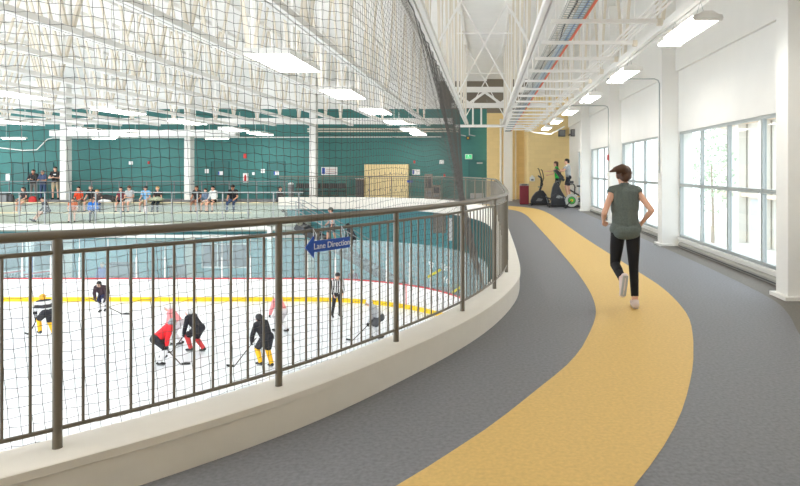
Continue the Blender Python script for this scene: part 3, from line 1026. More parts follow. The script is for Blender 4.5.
# rail at the back of the gallery
p0 = (-22, 34.9, 0)
r = thing('gallery_rail', 'dark low rail behind the seated spectators along the upper concourse', 'railing', p0)
MB().tube([(-33, 34.9, 1.0), (-10.8, 34.9, 1.0)], .025, 8).build('top_rail', M_grey, r, True, p0)
MB().tube([(-33, 34.9, .86), (-10.8, 34.9, .86)], .014, 6).build('middle_rail', M_grey, r, True, p0)
x = -32.0; pm = None
while x < -10.8:
    if pm is None:
        pm = MB().box(-.02, .02, -.02, .02, 0, 1.0).build('post', M_grey, r); po = pm
    else:
        po = pm.copy(); COL.objects.link(po)
    po.location = (x - p0[0], 0, 0); x += 1.5
# gallery columns
for k, px in enumerate((59.7, 184, 309.3, -64)):
    x = (px - 486) / 640 * 34.55
    struct(MB().bev(x, x + .34, 34.55, 35.05, 0, 6.6, .02).build('column_%d' % (7 + k), M_white))
# pipe brackets and conduits on the teal wall
r = thing('wall_pipe', 'white conduit bending along the teal wall above the standing spectators', 'pipe', (-26, 35.9, 3))
MB().tube([(-31, 35.9, 3.3), (-26.0, 35.9, 2.72), (-25.2, 35.9, 2.75), (-24.6, 35.9, 3.35), (-24.3, 35.9, 3.42), (-2.5, 35.9, 3.48)], .03, 8).build('pipe', M_white, r, True, (-26, 35.9, 3))
r = thing('wall_pipe', 'brownish double pipe across the teal wall above the lockers', 'pipe', (-9, 35.85, 3.85))
for z in (3.78, 3.92):
    MB().tube([(-10, 35.85, z), (-1.5, 35.85, z)], .04, 8).build('pipe', M_steel2, r, True, (-9, 35.85, 3.85))

# ------------------------------------------------------------------ walls at rink level behind the boards
struct(MB().box(-34, XE, 33.5, 33.7, ICE, -1.45).box(XE, .9, 33.5, 33.7, ICE, -.35).build('wall_rink_level', M_teal_l))
def rink_wall(name, label, cat, px0, py0, px1, py1, m, y=33.5, depth=.05):
    return wall_thing(name, label, cat, px0, py0, px1, py1, m, y=y, depth=depth)
def swin(px0, px1, py0, py1, y=33.5):
    DOORN[0] += 1
    x0, x1 = (px0 - 486) / 640 * y, (px1 - 486) / 640 * y
    z1, z0 = EYE + (170 - py0) / 640 * y, EYE + (170 - py1) / 640 * y
    root = bpy.data.objects.new('window_%d' % (DOORN[0] + 10), None); COL.objects.link(root); root.location = (x0, y, z0); struct(root)
    off = (x0, y, z0)
    f = MB(); d = .06
    f.box(x0 - .05, x0 + .03, y - d, y, z0 - .05, z1 + .05); f.box(x1 - .03, x1 + .05, y - d, y, z0 - .05, z1 + .05)
    f.box(x0 + .03, x1 - .03, y - d, y, z1 - .03, z1 + .05); f.box(x0 + .03, x1 - .03, y - d, y, z0 - .05, z0 + .03)
    f.build('frame', M_white, root, off=off)
    MB().box(x0 + .03, x1 - .03, y - .02, y - .005, z0 + .03, z1 - .03).build('pane', mat('dark_pane', rgb(84, 90, 100), .2), root, off=off)
    for i in (1, 2):
        xx = x0 + (x1 - x0) * i / 3
        MB().box(xx - .03, xx + .03, y - d, y, z0 + .03, z1 - .03).build('mullion', M_white, root, off=off)
swin(203, 247.5, 244, 267)
def rdoor(px0, px1, py0, m, y=33.5):
    x0, x1 = (px0 - 486) / 640 * y, (px1 - 486) / 640 * y
    door(x0, x1, y, ICE, EYE + (170 - py0) / 640 * y, m)
M_beige = mat('door_beige', rgb(206, 204, 190), .5)
rdoor(185, 195.5, 236, M_beige)
rdoor(148, 161, 241, mat('door_teal2', rgb(66, 160, 166), .5))
rdoor(305, 314, 240, M_beige)
rdoor(56, 73, 238, M_beige)
# dark panel painting in the shade of the opening where spare goals are stored
struct(MB().box(-26, -22.6, 33.38, 33.5, ICE, -1.75).build('wall_store_shade', M_teal_d))
struct(MB().box(-22.45, -22.2, 31.2, 31.45, ICE, -1.75).build('column_11', M_white))
o = MB().lathe([(.09, 0), (.09, 2.0), (.07, 2.05)], ((30.5 - 486) / 640 * 30.6, 30.6, ICE - .02), 10).build('padded_post', mat('pad_blue', rgb(40, 80, 190), .5), None, True)
tag(o, 'bright blue padded post behind the boards beside the stored goal', 'post')
def goal(label, x, y):
    r = thing('hockey_goal', label, 'goal', (x, y + .35, ICE - .02), 1.15)
    w_, h, d = .92, 1.22, .75
    MB().tube([(-w_, 0, 0), (-w_, 0, h), (w_, 0, h), (w_, 0, 0)], .035, 8).build('red_frame', M_red, r, True)
    MB().tube([(-w_, 0, .03), (-w_ * .8, d, .03), (w_ * .8, d, .03), (w_, 0, .03)], .03, 8).build('base_frame', M_white, r, True)
    MB().tube([(-w_ * .8, .4, h), (0, .5, h), (w_ * .8, .4, h)], .02, 6).build('top_bar', M_white, r, True)
    mb = MB()
    for i in range(12):
        u = -1 + 2 * i / 11
        mb.tube([(w_ * u, .02, h), (w_ * .9 * u, .42, h - .02), (w_ * .8 * u, d, .03)], .006, 4)
    for i in range(9):
        f = i / 8
        z = h * (1 - f) + .03 * f
        yy = .42 + (d - .42) * f
        mb.tube([(-w_, .02, z), (-w_ * (.9 - .1 * f), yy, z), (w_ * (.9 - .1 * f), yy, z), (w_, .02, z)], .006, 4)
    o = mb.build('net', M_white, r); o['kind'] = 'stuff'
    return r
goal('red framed hockey goal stored behind the boards left of the blue post', (13 - 486) / 640 * 30.9, 30.5)
goal('second hockey goal stored behind the boards right of the blue post', (43 - 486) / 640 * 30.9, 30.5)
# bench seats and equipment bags behind the boards
for k, (px, py, lab) in enumerate(((118, 264, 'dark grey equipment cart behind the boards beside the blue jacket person'), (176, 266, 'small grey equipment cart behind the boards near the beige door'))):
    x = (px - 486) / 640 * 31
    wd = 1.1 if k == 0 else .6
    r = thing('equipment_cart', lab, 'cart', (x, 31.2, ICE - .02))
    MB().bev(-wd / 2, wd / 2, -.3, .3, .12, 1.55 - .1 * k, .04).build('body', M_grey, r)
    MB().bev(-wd / 2 - .03, wd / 2 + .03, -.33, .33, 1.55 - .1 * k, 1.62 - .1 * k, .02).build('lid', M_dark, r)
    for sx in (-1, 1):
        for sy in (-1, 1):
            MB().tube([(sx * (wd / 2 - .1) - .02, sy * .2, .06), (sx * (wd / 2 - .1) + .02, sy * .2, .06)], .06, 12).build('wheel', M_black, r, True)

# ------------------------------------------------------------------ stairs down from the gallery
sx0, sz0 = -9.0, -.88
nst = 20; tread, rise = .305, .181
r = thing('staircase', 'grey staircase with handrails descending from the gallery past the white fascia', 'stairs', (sx0, 31.0, ICE))
o_ = (sx0, 31.0, ICE)
for i in range(nst):
    x = sx0 + tread * i; z = sz0 - rise * (i + 1)
    MB().box(x, x + tread + .03, 30.35, 31.45, z - .05, z).build('step', M_grey, r, off=o_)
for y in (30.3, 31.47):
    a = (sx0 - .05, y, sz0 - .18); b = (sx0 + tread * nst, y, sz0 - rise * nst - .12)
    MB().bar(a, b, .04, .26).build('stringer', M_dark, r, off=o_)
    for dz in (1.02, .62):
        MB().tube([(sx0 - .3, y, sz0 + dz), (sx0, y, sz0 + dz), (sx0 + tread * nst, y, sz0 - rise * nst + dz)], .02, 8).build('handrail', M_galv, r, True, o_)
    for i in range(0, nst + 1, 4):
        x = sx0 + tread * i; z = sz0 - rise * i
        MB().tube([(x, y, z - .1), (x, y, z + 1.02)], .02, 8).build('rail_post', M_galv, r, True, o_)
struct(MB().box(XE + .0, sx0, 30.35, 31.95, -1.05, -.88).build('floor_landing', M_conc))
struct(MB().box(XE + .0, XE + .2, 30.4, 30.6, ICE, -1.05).build('column_12', M_white))
# grey store door and panels seen below the far end of the track
rink_wall('roller_shutter', 'brownish grey shutter at rink level below the far walkway', 'shutter', 433, 213, 446, 233, mat('shutter', rgb(146, 140, 132), .6))
rink_wall('wall_cabinet', 'white framed cabinet at rink level beside the grey shutter', 'cabinet', 449, 218, 460, 240, M_paper, depth=.3)

# ------------------------------------------------------------------ things on the upper walkway
def locker_bank():
    y = 35.4
    x0, x1 = (364.3 - 486) / 640 * y, (408 - 486) / 640 * y
    r = thing('locker_bank', 'wide beige locker bank standing on the walkway against the teal wall', 'lockers', ((x0 + x1) / 2, y, 0))
    o_ = ((x0 + x1) / 2, y, 0)
    Mb = mat('locker_beige', rgb(222, 202, 152), .5)
    MB().box(x0, x1, y + .02, y + .55, 0, 1.93).build('carcass', Mb, r, off=o_)
    nc = 8; cw = (x1 - x0) / nc
    for i in range(nc):
        for z0, z1 in ((.06, .97), (.99, 1.9)):
            a = x0 + cw * i
            d = MB().bev(a + .012, a + cw - .012, y - .006, y + .018, z0, z1, .006).build('locker_door', Mb, r, off=o_)
            MB().box(a + cw * .72, a + cw * .86, y - .022, y - .006, (z0 + z1) / 2 - .05, (z0 + z1) / 2 + .05).build('latch', M_grey, d, off=o_)
locker_bank()
y = 35.4
x0 = (356.3 - 486) / 640 * y
r = thing('vending_cabinet', 'narrow dark brown cabinet left of the beige lockers', 'cabinet', (x0 + .22, y, 0))
Mbr = mat('cabinet_brown', rgb(84, 70, 62), .5)
MB().bev(-.22, .22, -.2, .2, 0, 1.1, .01).build('body', Mbr, r)
MB().bev(-.24, .24, -.22, .22, 1.1, 1.16, .01).build('top_panel', mat('panel_pale', rgb(180, 176, 170), .5), r)
MB().box(-.19, .19, -.212, -.2, .08, 1.02).build('front_door', M_dark, r)
# row of dark chairs
src = None
for k in range(6):
    x = (299 + 8.4 * k - 486) / 640 * 35.3
    lab = 'dark stacking chair against the teal wall, %s counting rightwards from the walkway end' % ORD[k]
    if src is None:
        src = thing('stacking_chair', lab, 'chair', (x, 35.3, 0), group='dark chairs on the far walkway')
        MB().bev(-.21, .21, -.22, .22, .43, .48, .015).build('seat', M_black, src)
        MB().bev(-.21, .21, .2, .25, .6, .88, .015).build('backrest', M_black, src)
        for sx in (-.19, .19):
            MB().tube([(sx, -.2, 0), (sx, -.19, .44)], .013, 6).build('leg', M_dark, src)
            MB().tube([(sx, .25, 0), (sx, .22, .44), (sx, .24, .86)], .013, 6).build('leg', M_dark, src)
    else:
        dup(src, lab, (x, 35.3, 0), group='dark chairs on the far walkway')
# arcade-like brown units near the net edge
for k, (px0, px1, py0, lab) in enumerate(((425, 432.5, 174, 'tall brown grey vending unit against teal wall behind the net'), (433, 440.5, 185, 'low brown grey bin beside the tall unit behind the net'))):
    x0, x1 = (px0 - 486) / 640 * 35.2, (px1 - 486) / 640 * 35.2
    z1 = EYE + (170 - py0) / 640 * 35.2
    Mv = mat('vending_brown', rgb(128, 118, 108), .5)
    r = thing('vending_unit', lab, 'machine', ((x0 + x1) / 2, 35.2, 0))
    MB().bev((x0 - x1) / 2, (x1 - x0) / 2, -.25, .25, 0, z1, .015).build('body', Mv, r)
    MB().box((x0 - x1) / 2 + .05, (x1 - x0) / 2 - .05, -.262, -.25, z1 * .45, z1 - .12).build('front_panel', M_dark, r)
    MB().box((x0 - x1) / 2 + .06, (x1 - x0) / 2 - .06, -.262, -.25, .15, z1 * .35).build('lower_panel', M_grey, r)
# bin by the top of the stairs
x = (291 - 486) / 640 * 34.8
r = thing('litter_bin', 'small grey bin on the walkway by the end of the spectator gallery', 'bin', (x, 34.8, 0))
MB().lathe([(.13, 0), (.15, .8), (.15, .84)], (0, 0, 0), 16).build('body', M_grey, r, True)
MB().lathe([(.16, .84), (.14, .9), (.06, .94)], (0, 0, 0), 16).build('lid', M_paper, r, True)
# bags, coat and bins on the gallery
def blob(name, label, cat, c, sx, sy, sz, m, seed=1, lumps=6):
    rb = random.Random(seed)
    bm = bmesh.new()
    bmesh.ops.create_icosphere(bm, subdivisions=3, radius=1)
    ph = [(rb.uniform(0, 6), rb.uniform(1.5, 3.5), rb.choice((0, 1, 2))) for _ in range(lumps)]
    for v in bm.verts:
        q = v.co.copy()
        f = 1 + sum(.05 * math.sin(q[a] * k_ * 2 + p_) for p_, k_, a in ph)
        z = q.z * f
        if z < -.55: z = -.55
        v.co = Vector((q.x * f * sx, q.y * f * sy, (z + .55) * sz))
    me = bpy.data.meshes.new(name); bm.to_mesh(me); bm.free()
    me.materials.append(m); me.polygons.foreach_set('use_smooth', [True] * len(me.polygons))
    o = link(name, me); o.location = c
    tag(o, label, cat)
    return o
def G(px, y): return (px - 486) / 640 * y
Z1, Z2 = -.095, -.575
blob('duffel_bag', 'red duffel bag on the upper bench below the crossed-arms standing man', 'bag', (G(33, 34.2), 34.2, Z1), .22, .15, .2, mat('bag_red', rgb(200, 50, 50), .6), 2)
blob('coat', 'black coat heaped on the upper bench beside the grey haired man', 'coat', (G(107, 34.15), 34.15, Z1), .46, .17, .26, M_black, 3)
blob('blanket', 'white blanket under the black coat on the upper bench', 'blanket', (G(104.5, 34.0), 34.0, Z1), .32, .16, .1, M_paper, 4)
blob('tote_bag', 'red and white tote bag on the lower bench below the light blue shirt man', 'bag', (G(145.5, 33.2), 33.2, Z2), .13, .1, .22, mat('bag_white', rgb(226, 206, 204), .6), 5)
blob('backpack', 'dark backpack on the upper bench at the far left edge', 'bag', (G(11, 34.2), 34.2, Z1), .17, .13, .28, M_dark, 6)
blob('blanket', 'dark green patterned blanket on the lap of the black top woman', 'blanket', (G(157, 33.75), 33.72, -.0), .34, .2, .14, mat('blanket_pattern', rgb(160, 165, 140), .8, noise=.5, nscale=14), 7)
r = thing('storage_crate', 'grey storage crate on the upper bench at the far left edge', 'crate', (G(3, 34.2), 34.2, Z1))
MB().bev(-.3, .3, -.15, .15, 0, .42, .02).build('body', M_grey, r)
MB().bev(-.32, .32, -.17, .17, .42, .47, .01).build('lid', M_dark, r)
# ------------------------------------------------------------------ people
import numpy as np

def rot(ax, a): return Matrix.Rotation(a, 3, ax)
D = math.radians

def cap_mesh(caps, n=12):
    """closed tapered capsules"""
    mb = MB()
    for p0, r0, p1, r1 in caps:
        p0, p1 = Vector(p0), Vector(p1)
        ax = p1 - p0
        L = ax.length
        if L < 1e-5:
            mb.sphere(p0, max(r0, r1), n, 8); continue
        t = ax / L
        ref = Vector((0, 0, 1)) if abs(t.z) < .9 else Vector((0, 1, 0))
        u = t.cross(ref).normalized(); v = t.cross(u)
        rings = []
        for k in (-.98, -.75, -.4, 0): rings.append((p0 + t * r0 * k, r0 * math.sqrt(max(.0004, 1 - k * k))))
        for k in (0, .4, .75, .98): rings.append((p1 + t * r1 * k, r1 * math.sqrt(max(.0004, 1 - k * k))))
        vs, fs = [], []
        for c, r in rings:
            for j in range(n):
                a = 2 * PI * j / n
                vs.append(c + u * r * math.cos(a) + v * r * math.sin(a))
        for i in range(len(rings) - 1):
            for j in range(n):
                fs.append((i * n + j, i * n + (j + 1) % n, (i + 1) * n + (j + 1) % n, (i + 1) * n + j))
        fs.append(tuple(reversed(range(n)))); fs.append(tuple(range((len(rings) - 1) * n, len(rings) * n)))
        mb.add(vs, fs)
    return mb

def fuse(mb, voxel, smooth=4):
    me = bpy.data.meshes.new('fused')
    me.from_pydata(mb.v, [], mb.f)
    bm = bmesh.new(); bm.from_mesh(me)
    bmesh.ops.recalc_face_normals(bm, faces=bm.faces[:]); bm.to_mesh(me); bm.free()
    ob = bpy.data.objects.new('fused', me); COL.objects.link(ob)
    rm = ob.modifiers.new('r', 'REMESH'); rm.mode = 'VOXEL'; rm.voxel_size = voxel
    if smooth:
        sm = ob.modifiers.new('s', 'SMOOTH'); sm.iterations = smooth; sm.factor = .5
    dg = bpy.context.evaluated_depsgraph_get()
    out = bpy.data.meshes.new_from_object(ob.evaluated_get(dg))
    bpy.data.objects.remove(ob)
    out.polygons.foreach_set('use_smooth', [True] * len(out.polygons))
    return out

def limb(pitch, abd, side):
    p, a = D(pitch), D(abd)
    return Vector((side * math.sin(a), math.sin(p) * math.cos(a), -math.cos(p) * math.cos(a)))

def figure(label, loc, rz, H=1.72, lean=0, roll=0, twist=0, hips=((0, 4), (0, 4)), shins=(0, 0), toes=(0, 0), arms=((0, 12), (0, 12)), fore=((10, 4), (10, 4)),
           head=(0, 0), outfit=(), hair='short', hair_col=None, skin=None, seat=None, floor=0.0, voxel=.013, female=False, bulk=1.0, extras=(), group=None, curl=35, ghost=None, smooth=4):
    """hips/shins: pitch forward (and abduction) in degrees for (left, right); local +y is forward"""
    k = H / 1.72
    sh = (.155 if female else .178) * k
    hp = (.088 if female else .084) * k
    R = rot('Z', D(twist)) @ rot('Y', D(roll)) @ rot('X', -D(lean))
    P = Vector((0, 0, 0))                       # mid hip, moved later
    sides = []; side_now = [0]
    caps = []                                   # (bone, p0, r0, p1, r1)
    def C(b, p0, r0, p1, r1): sides.append(side_now[0]); caps.append((b, Vector(p0), r0 * k * (bulk if b in ('chest', 'abdomen', 'pelvis', 'thigh', 'uarm', 'shoulder', 'shin') else 1), Vector(p1), r1 * k * (bulk if b in ('chest', 'abdomen', 'pelvis', 'thigh', 'uarm', 'shoulder', 'shin') else 1)))
    T = lambda x, y, z: P + R @ Vector((x, y, z)) * k
    C('abdomen', T(0, -.004, .06), .1, T(0, -.004, .27), .094); C('chest', T(0, -.006, .27), .098, T(0, -.008, .43), .09)
    C('pelvis', (-hp, 0, .02 * k), .092 if female else .09, (hp, 0, .02 * k), .092 if female else .09)
    C('pelvis', (-hp * .8, -.035 * k, -.01 * k), .085, (hp * .8, -.035 * k, -.01 * k), .085)
    wst = .056 if female else .06
    for s in (-1, 1):
        C('abdomen', T(s * wst, 0, .08), .095 if female else .1, T(s * wst, .005, .26), .086 if female else .1)
        C('chest', T(s * .066, .008, .26), .092 if female else .102, T(s * .078, -.002, .43), .088 if female else .098)
        C('shoulder', T(s * .05, -.005, .485), .062, T(s * sh / k * .95, -.005, .47), .057 if female else .064)
    if female:
        for s in (-1, 1): C('chest', T(s * .065, .075, .34), .058, T(s * .06, .07, .37), .05)
    nb = T(0, -.01, .49)
    Rh = R @ rot('X', D(lean) * .75) @ rot('Z', D(head[1])) @ rot('X', -D(head[0]))
    ht = T(0, .005, .565)
    Hc = ht + Rh @ Vector((0, .018, .095)) * k
    C('neck', nb, .062 if not female else .052, ht + Rh @ Vector((0, .005, .03)) * k, .052 if not female else .046)
    hd = lambda x, y, z: Hc + Rh @ Vector((x, y, z)) * k
    C('head', hd(0, -.022, .022), .088, hd(0, .02, .028), .082)
    C('head', hd(0, .03, -.045), .066, hd(0, .042, -.075), .05)
    C('head', hd(0, .098, .005), .011, hd(0, .112, -.022), .016)
    for s in (-1, 1):
        C('head', hd(s * .086, -.005, .012), .016, hd(s * .084, 0, -.02), .012)
        C('head', hd(s * .04, .078, -.012), .022, hd(s * .038, .072, -.03), .018)
    joints = {'head': Hc}
    for i, s in enumerate((-1, 1)):
        side_now[0] = i
        hpJ = Vector((s * hp, 0, 0))
        d1 = limb(hips[i][0], hips[i][1], s)
        kn = hpJ + d1 * .425 * k
        d2 = limb(shins[i], hips[i][1] * .3, s)
        an = kn + d2 * .415 * k
        C('thigh', hpJ, .085, hpJ + d1 * .2 * k, .075); C('thigh', hpJ + d1 * .2 * k, .075, kn, .054)
        side_ = Vector((0, -math.cos(D(shins[i])), -math.sin(D(shins[i]))))
        C('shin', kn, .054, an, .038)
        C('shin', kn + d2 * .06 * k + side_ * .012 * k, .046, kn + d2 * .2 * k + side_ * .014 * k, .044)
        tp = shins[i] + toes[i]
        fdir = Vector((s * .12, math.cos(D(tp)), math.sin(D(tp)))).normalized()
        dn = Vector((0, math.sin(D(tp)), -math.cos(D(tp))))
        heel = an + dn * .045 * k - fdir * .05 * k
        toe = an + dn * .052 * k + fdir * .15 * k
        C('foot', heel, .034, toe, .028)
        C('foot', an + dn * .015 * k, .038, an + dn * .04 * k + fdir * .07 * k, .034)
        C('foot', heel, .03, an, .036)
        joints['knee%d' % i] = kn; joints['ankle%d' % i] = an; joints['toe%d' % i] = toe; joints['heel%d' % i] = heel; joints['fdir%d' % i] = fdir; joints['dn%d' % i] = dn
        # arm
        sj = T(s * sh / k, -.005, .465)
        a1 = R @ limb(arms[i][0], arms[i][1], s)
        el = sj + a1 * .295 * k
        a2 = R @ limb(fore[i][0], fore[i][1], s)
        wr = el + a2 * .25 * k
        C('uarm', sj, .052 if not female else .043, el, .04 if not female else .034)
        C('farm', el, .041 if not female else .034, el + a2 * .09 * k, .041 if not female else .035)
        C('farm', el + a2 * .09 * k, .041 if not female else .035, wr, .026 if not female else .022)
        # hand: palm, four fingers, thumb
        side = a2.cross(Vector((0, 0, 1)))
        if side.length < .2: side = a2.cross(Vector((0, 1, 0)))
        # thumb points forward and inward
        th = (R @ Vector((-s * .3, 1, .1)))
        th = (th - a2 * th.dot(a2)).normalized()
        nrm = a2.cross(th).normalized() * s      # palm side faces the body
        pal = wr + a2 * .085 * k
        for q in (-.026, -.009, .009, .026):
            C('hand', wr + a2 * .015 * k + th * q * .6 * k, .015, pal + th * q * k, .0125)
        ca, sa = math.cos(D(curl)), math.sin(D(curl))
        palm_dir = -nrm
        for q, ln in ((.028, .07), (.01, .078), (-.01, .072), (-.028, .056)):
            b0 = pal + th * q * k
            f1 = (a2 * ca + palm_dir * sa).normalized()
            f2 = (a2 * math.cos(D(curl * 2)) + palm_dir * math.sin(D(curl * 2))).normalized()
            m1 = b0 + f1 * ln * .5 * k
            C('hand', b0, .0095, m1, .009); C('hand', m1, .009, m1 + f2 * ln * .5 * k, .0078)
        tb = wr + a2 * .03 * k + th * .022 * k
        tm = tb + (a2 * .6 + th * .8).normalized() * .035 * k
        C('hand', tb, .012, tm, .0105); C('hand', tm, .0105, tm + (a2 * .9 + th * .35 + palm_dir * .2).normalized() * .03 * k, .009)
        joints['hand%d' % i] = pal + palm_dir * .02 * k
        joints['elbow%d' % i] = el
    # settle on the seat or the floor
    low = min(min((p0.z - r0), (p1.z - r1)) for b, p0, r0, p1, r1 in caps if b == 'foot')
    dz = (seat + .088 * k * bulk) if seat is not None else (floor - low)
    sh_ = Vector((0, 0, dz))
    caps = [(b, p0 + sh_, r0, p1 + sh_, r1) for b, p0, r0, p1, r1 in caps]
    for q in joints:
        if not q.startswith(('fdir', 'dn')): joints[q] = joints[q] + sh_
    Hc = Hc + sh_
    hd = lambda x, y, z: Hc + Rh @ Vector((x, y, z)) * k
    root = thing('person', label, 'person', loc, rz, group)
    body = fuse(cap_mesh([c[1:] for c in caps]), voxel, smooth)
    body.materials.append(skin or M_skin)
    bo = link('body', body, root)
    # nearest bone of each face
    nf = len(body.polygons)
    cen = np.zeros(nf * 3, np.float32); body.polygons.foreach_get('center', cen); cen = cen.reshape(-1, 3)
    best = np.full(nf, 1e9, np.float32); bone = np.zeros(nf, np.int32); tt = np.zeros(nf, np.float32); fside = np.zeros(nf, np.int32)
    names = sorted(set(c[0] for c in caps))
    # t is measured over the whole limb
    span = {}
    for ci, (b, p0, r0, p1, r1) in enumerate(caps):
        a = np.array(p0); d = np.array(p1) - a; L2 = max(1e-9, float(d @ d))
        t = np.clip(((cen - a) @ d) / L2, 0, 1)
        dist = np.linalg.norm(cen - (a + t[:, None] * d), axis=1) - (r0 + (r1 - r0) * t)
        m = dist < best
        best[m] = dist[m]; bone[m] = names.index(b); fside[m] = sides[ci]
        # lengthwise fractions for thigh and forearm, each laid out as two capsules
        tg = t.copy()
        if b == 'thigh': tg = t * .47 if r0 > r1 and abs(r0 / k / bulk - .085) < .002 else .47 + t * .53
        if b == 'farm': tg = t * .36 if abs(r0 / k - r1 / k) < .003 else .36 + t * .64
        if b == 'shin' and abs(r0 / k / bulk - .046) < .002: tg = .15 + t * .33
        tt[m] = tg[m]
    nv = len(body.vertices)
    co = np.zeros(nv * 3, np.float32); body.vertices.foreach_get('co', co); co = co.reshape(-1, 3)
    no = np.zeros(nv * 3, np.float32); body.vertices.foreach_get('normal', no); no = no.reshape(-1, 3)
    polys = [tuple(p.vertices) for p in body.polygons]
    ONE = {'shoes': 'shoe', 'running_shoes': 'running_shoe', 'skates': 'skate', 'gloves': 'glove', 'socks': 'sock'}
    split = []
    for g_ in outfit:
        if g_[0] in ONE: split += [(ONE[g_[0]],) + tuple(g_[1:]) + (0,), (ONE[g_[0]],) + tuple(g_[1:]) + (1,)]
        else: split.append(tuple(g_) + (None,))
    for pname, pm, cover, th, onside in split:
        keep = np.zeros(nf, bool)
        for b, lim in cover.items():
            if b not in names: continue
            lo, hi = lim if isinstance(lim, tuple) else (0, lim)
            keep |= (bone == names.index(b)) & (tt >= lo) & (tt <= hi)
        if onside is not None: keep &= fside == onside
        idx = np.nonzero(keep)[0]
        if not len(idx): continue
        used = {}
        vs, fs = [], []
        for fi in idx:
            f = []
            for v in polys[fi]:
                if v not in used:
                    used[v] = len(vs); vs.append(co[v] + no[v] * th)
                f.append(used[v])
            fs.append(f)
        me = bpy.data.meshes.new(pname)
        me.from_pydata([tuple(map(float, v)) for v in vs], [], fs)
        me.polygons.foreach_set('use_smooth', [True] * len(fs))
        me.materials.append(pm)
        o = link(pname, me, root)
        so = o.modifiers.new('thickness', 'SOLIDIFY'); so.thickness = th * .9; so.offset = -1
    # face
    M_eye = mat('eye_dark', rgb(40, 30, 26), .3); M_lip = mat('lip', rgb(176, 104, 96), .5)
    for s in (-1, 1):
        MB().sphere(hd(s * .034, .094, .012), .0105 * k, 8, 6).build('eye', M_eye, root, True)
    MB().tube([hd(-.024, .088, -.062), hd(0, .096, -.06), hd(.024, .088, -.062)], .006 * k, 6).build('mouth', M_lip, root, True)
    hc = hair_col or mat('hair_brown', rgb(62, 44, 34), .6)
    hv = max(voxel, .009)
    hcaps = None
    if hair in ('short', 'long', 'pony', 'bun'):
        hcaps = [(hd(0, -.03, .038), .094 * k, hd(0, .012, .05), .088 * k), (hd(0, -.055, -.01), .07 * k, hd(0, -.045, .03), .085 * k)]
        for s in (-1, 1): hcaps.append((hd(s * .07, -.01, .035), .03 * k, hd(s * .074, -.02, -.02), .022 * k))
    if hair == 'long':
        for s in (-1, 0, 1): hcaps.append((hd(s * .05, -.06, .0), .055 * k, hd(s * .062, -.07, -.2), .04 * k))
    if hair == 'bun': hcaps.append((hd(0, -.1, .07), .045 * k, hd(0, -.11, .075), .04 * k))
    if hair == 'pony':
        hcaps += [(hd(-.01, -.1, .06), .045 * k, hd(-.06, -.14, .085), .05 * k), (hd(-.06, -.14, .085), .05 * k, hd(-.13, -.15, .07), .04 * k), (hd(-.13, -.15, .07), .036 * k, hd(-.215, -.14, .04), .012 * k),
                  (hd(-.05, -.14, .06), .026 * k, hd(-.13, -.13, .015), .012 * k), (hd(-.08, -.15, .09), .02 * k, hd(-.17, -.14, .085), .008 * k), (hd(-.04, -.12, .05), .018 * k, hd(-.075, -.11, -.02), .007 * k)]
    if hcaps:
        me = fuse(cap_mesh(hcaps), hv, 3); me.materials.append(hc); link('hair', me, root)
    if hair in ('cap', 'helmet', 'hat'):
        mb = cap_mesh([(hd(0, -.02, .04), .1 * k, hd(0, .012, .045), .096 * k)] + ([(hd(0, -.05, -.03), .085 * k, hd(0, -.05, .0), .09 * k), (hd(-.06, -.02, -.01), .05 * k, hd(.06, -.02, -.01), .05 * k)] if hair == 'helmet' else []))
        me = fuse(mb, hv, 3); me.materials.append(hc); o = link('helmet' if hair == 'helmet' else 'cap', me, root)
        if hair == 'cap':
            fwd = 1
            mb = MB(); 
            pts = [hd(math.sin(a) * .085, .06 + .09 * math.cos(a) * 1.0, .04 - .012 * math.cos(a)) for a in [D(x) for x in range(-90, 91, 20)]]
            up = Rh @ Vector((0, 0, .008)) * k
            nP = len(pts)
            mb.add([p for p in pts] + [p + up for p in pts], [tuple(range(nP)), tuple(reversed(range(nP, 2 * nP)))] + [(i, i + 1, nP + i + 1, nP + i) for i in range(nP - 1)] + [(nP - 1, 0, nP, 2 * nP - 1)])
            mb.build('cap_brim', hc, o)
            bh = MB().sphere(hd(0, -.06, -.02), .07 * k, 10, 8); 
            bh.build('hair', mat('hair_brown', None), root, True)
        else:
            mb = MB()
            for z in (-.01, -.045, -.08):
                mb.tube([hd(-.085, .05, z), hd(-.05, .118, z), hd(0, .135, z), hd(.05, .118, z), hd(.085, .05, z)], .004 * k, 5)
            for x in (-.05, 0, .05): mb.tube([hd(x, .115 + (.02 if x == 0 else 0), .03), hd(x, .118 + (.017 if x == 0 else 0), -.085)], .004 * k, 5)
            mb.build('face_cage', M_galv, o)
    if 'skates' in extras:
        for i in (0, 1):
            f, dn = joints['fdir%d' % i], joints['dn%d' % i]
            a = joints['heel%d' % i] + dn * .035 * k; b = joints['toe%d' % i] + dn * .03 * k
            MB().bar(a + dn * .02, b + dn * .02, .008, .05).build('skate_blade', M_galv, root)
    if 'soles' in extras:
        for i in (0, 1):
            f, dn = joints['fdir%d' % i], joints['dn%d' % i]
            a = joints['heel%d' % i] + dn * .036 * k - f * .02 * k; b = joints['toe%d' % i] + dn * .03 * k + f * .012 * k
            MB().bar(a, b, .06 * k, .016).build('shoe_sole', M_gt, root)
    if 'print' in extras:
        c = T(0, .105, .38) + sh_
        MB().prism([(-.07, -.03), (.07, -.03), (.06, .03), (-.06, .03)], 'Y', -.004, .01).build('shirt_print', M_paper, root).location = c
    Mw = Matrix.Translation(Vector(loc)) @ rot('Z', rz).to_4x4()
    root_j = {q: Mw @ v for q, v in joints.items() if not q.startswith(('fdir', 'dn'))}
    return root, root_j

def seat_pose(seat, floor, H, extra=0):
    k = H / 1.72
    c = (seat + .088 * k - floor - (.415 + .08) * k) / (.425 * k)
    return math.degrees(math.acos(max(-.3, min(.95, c))))

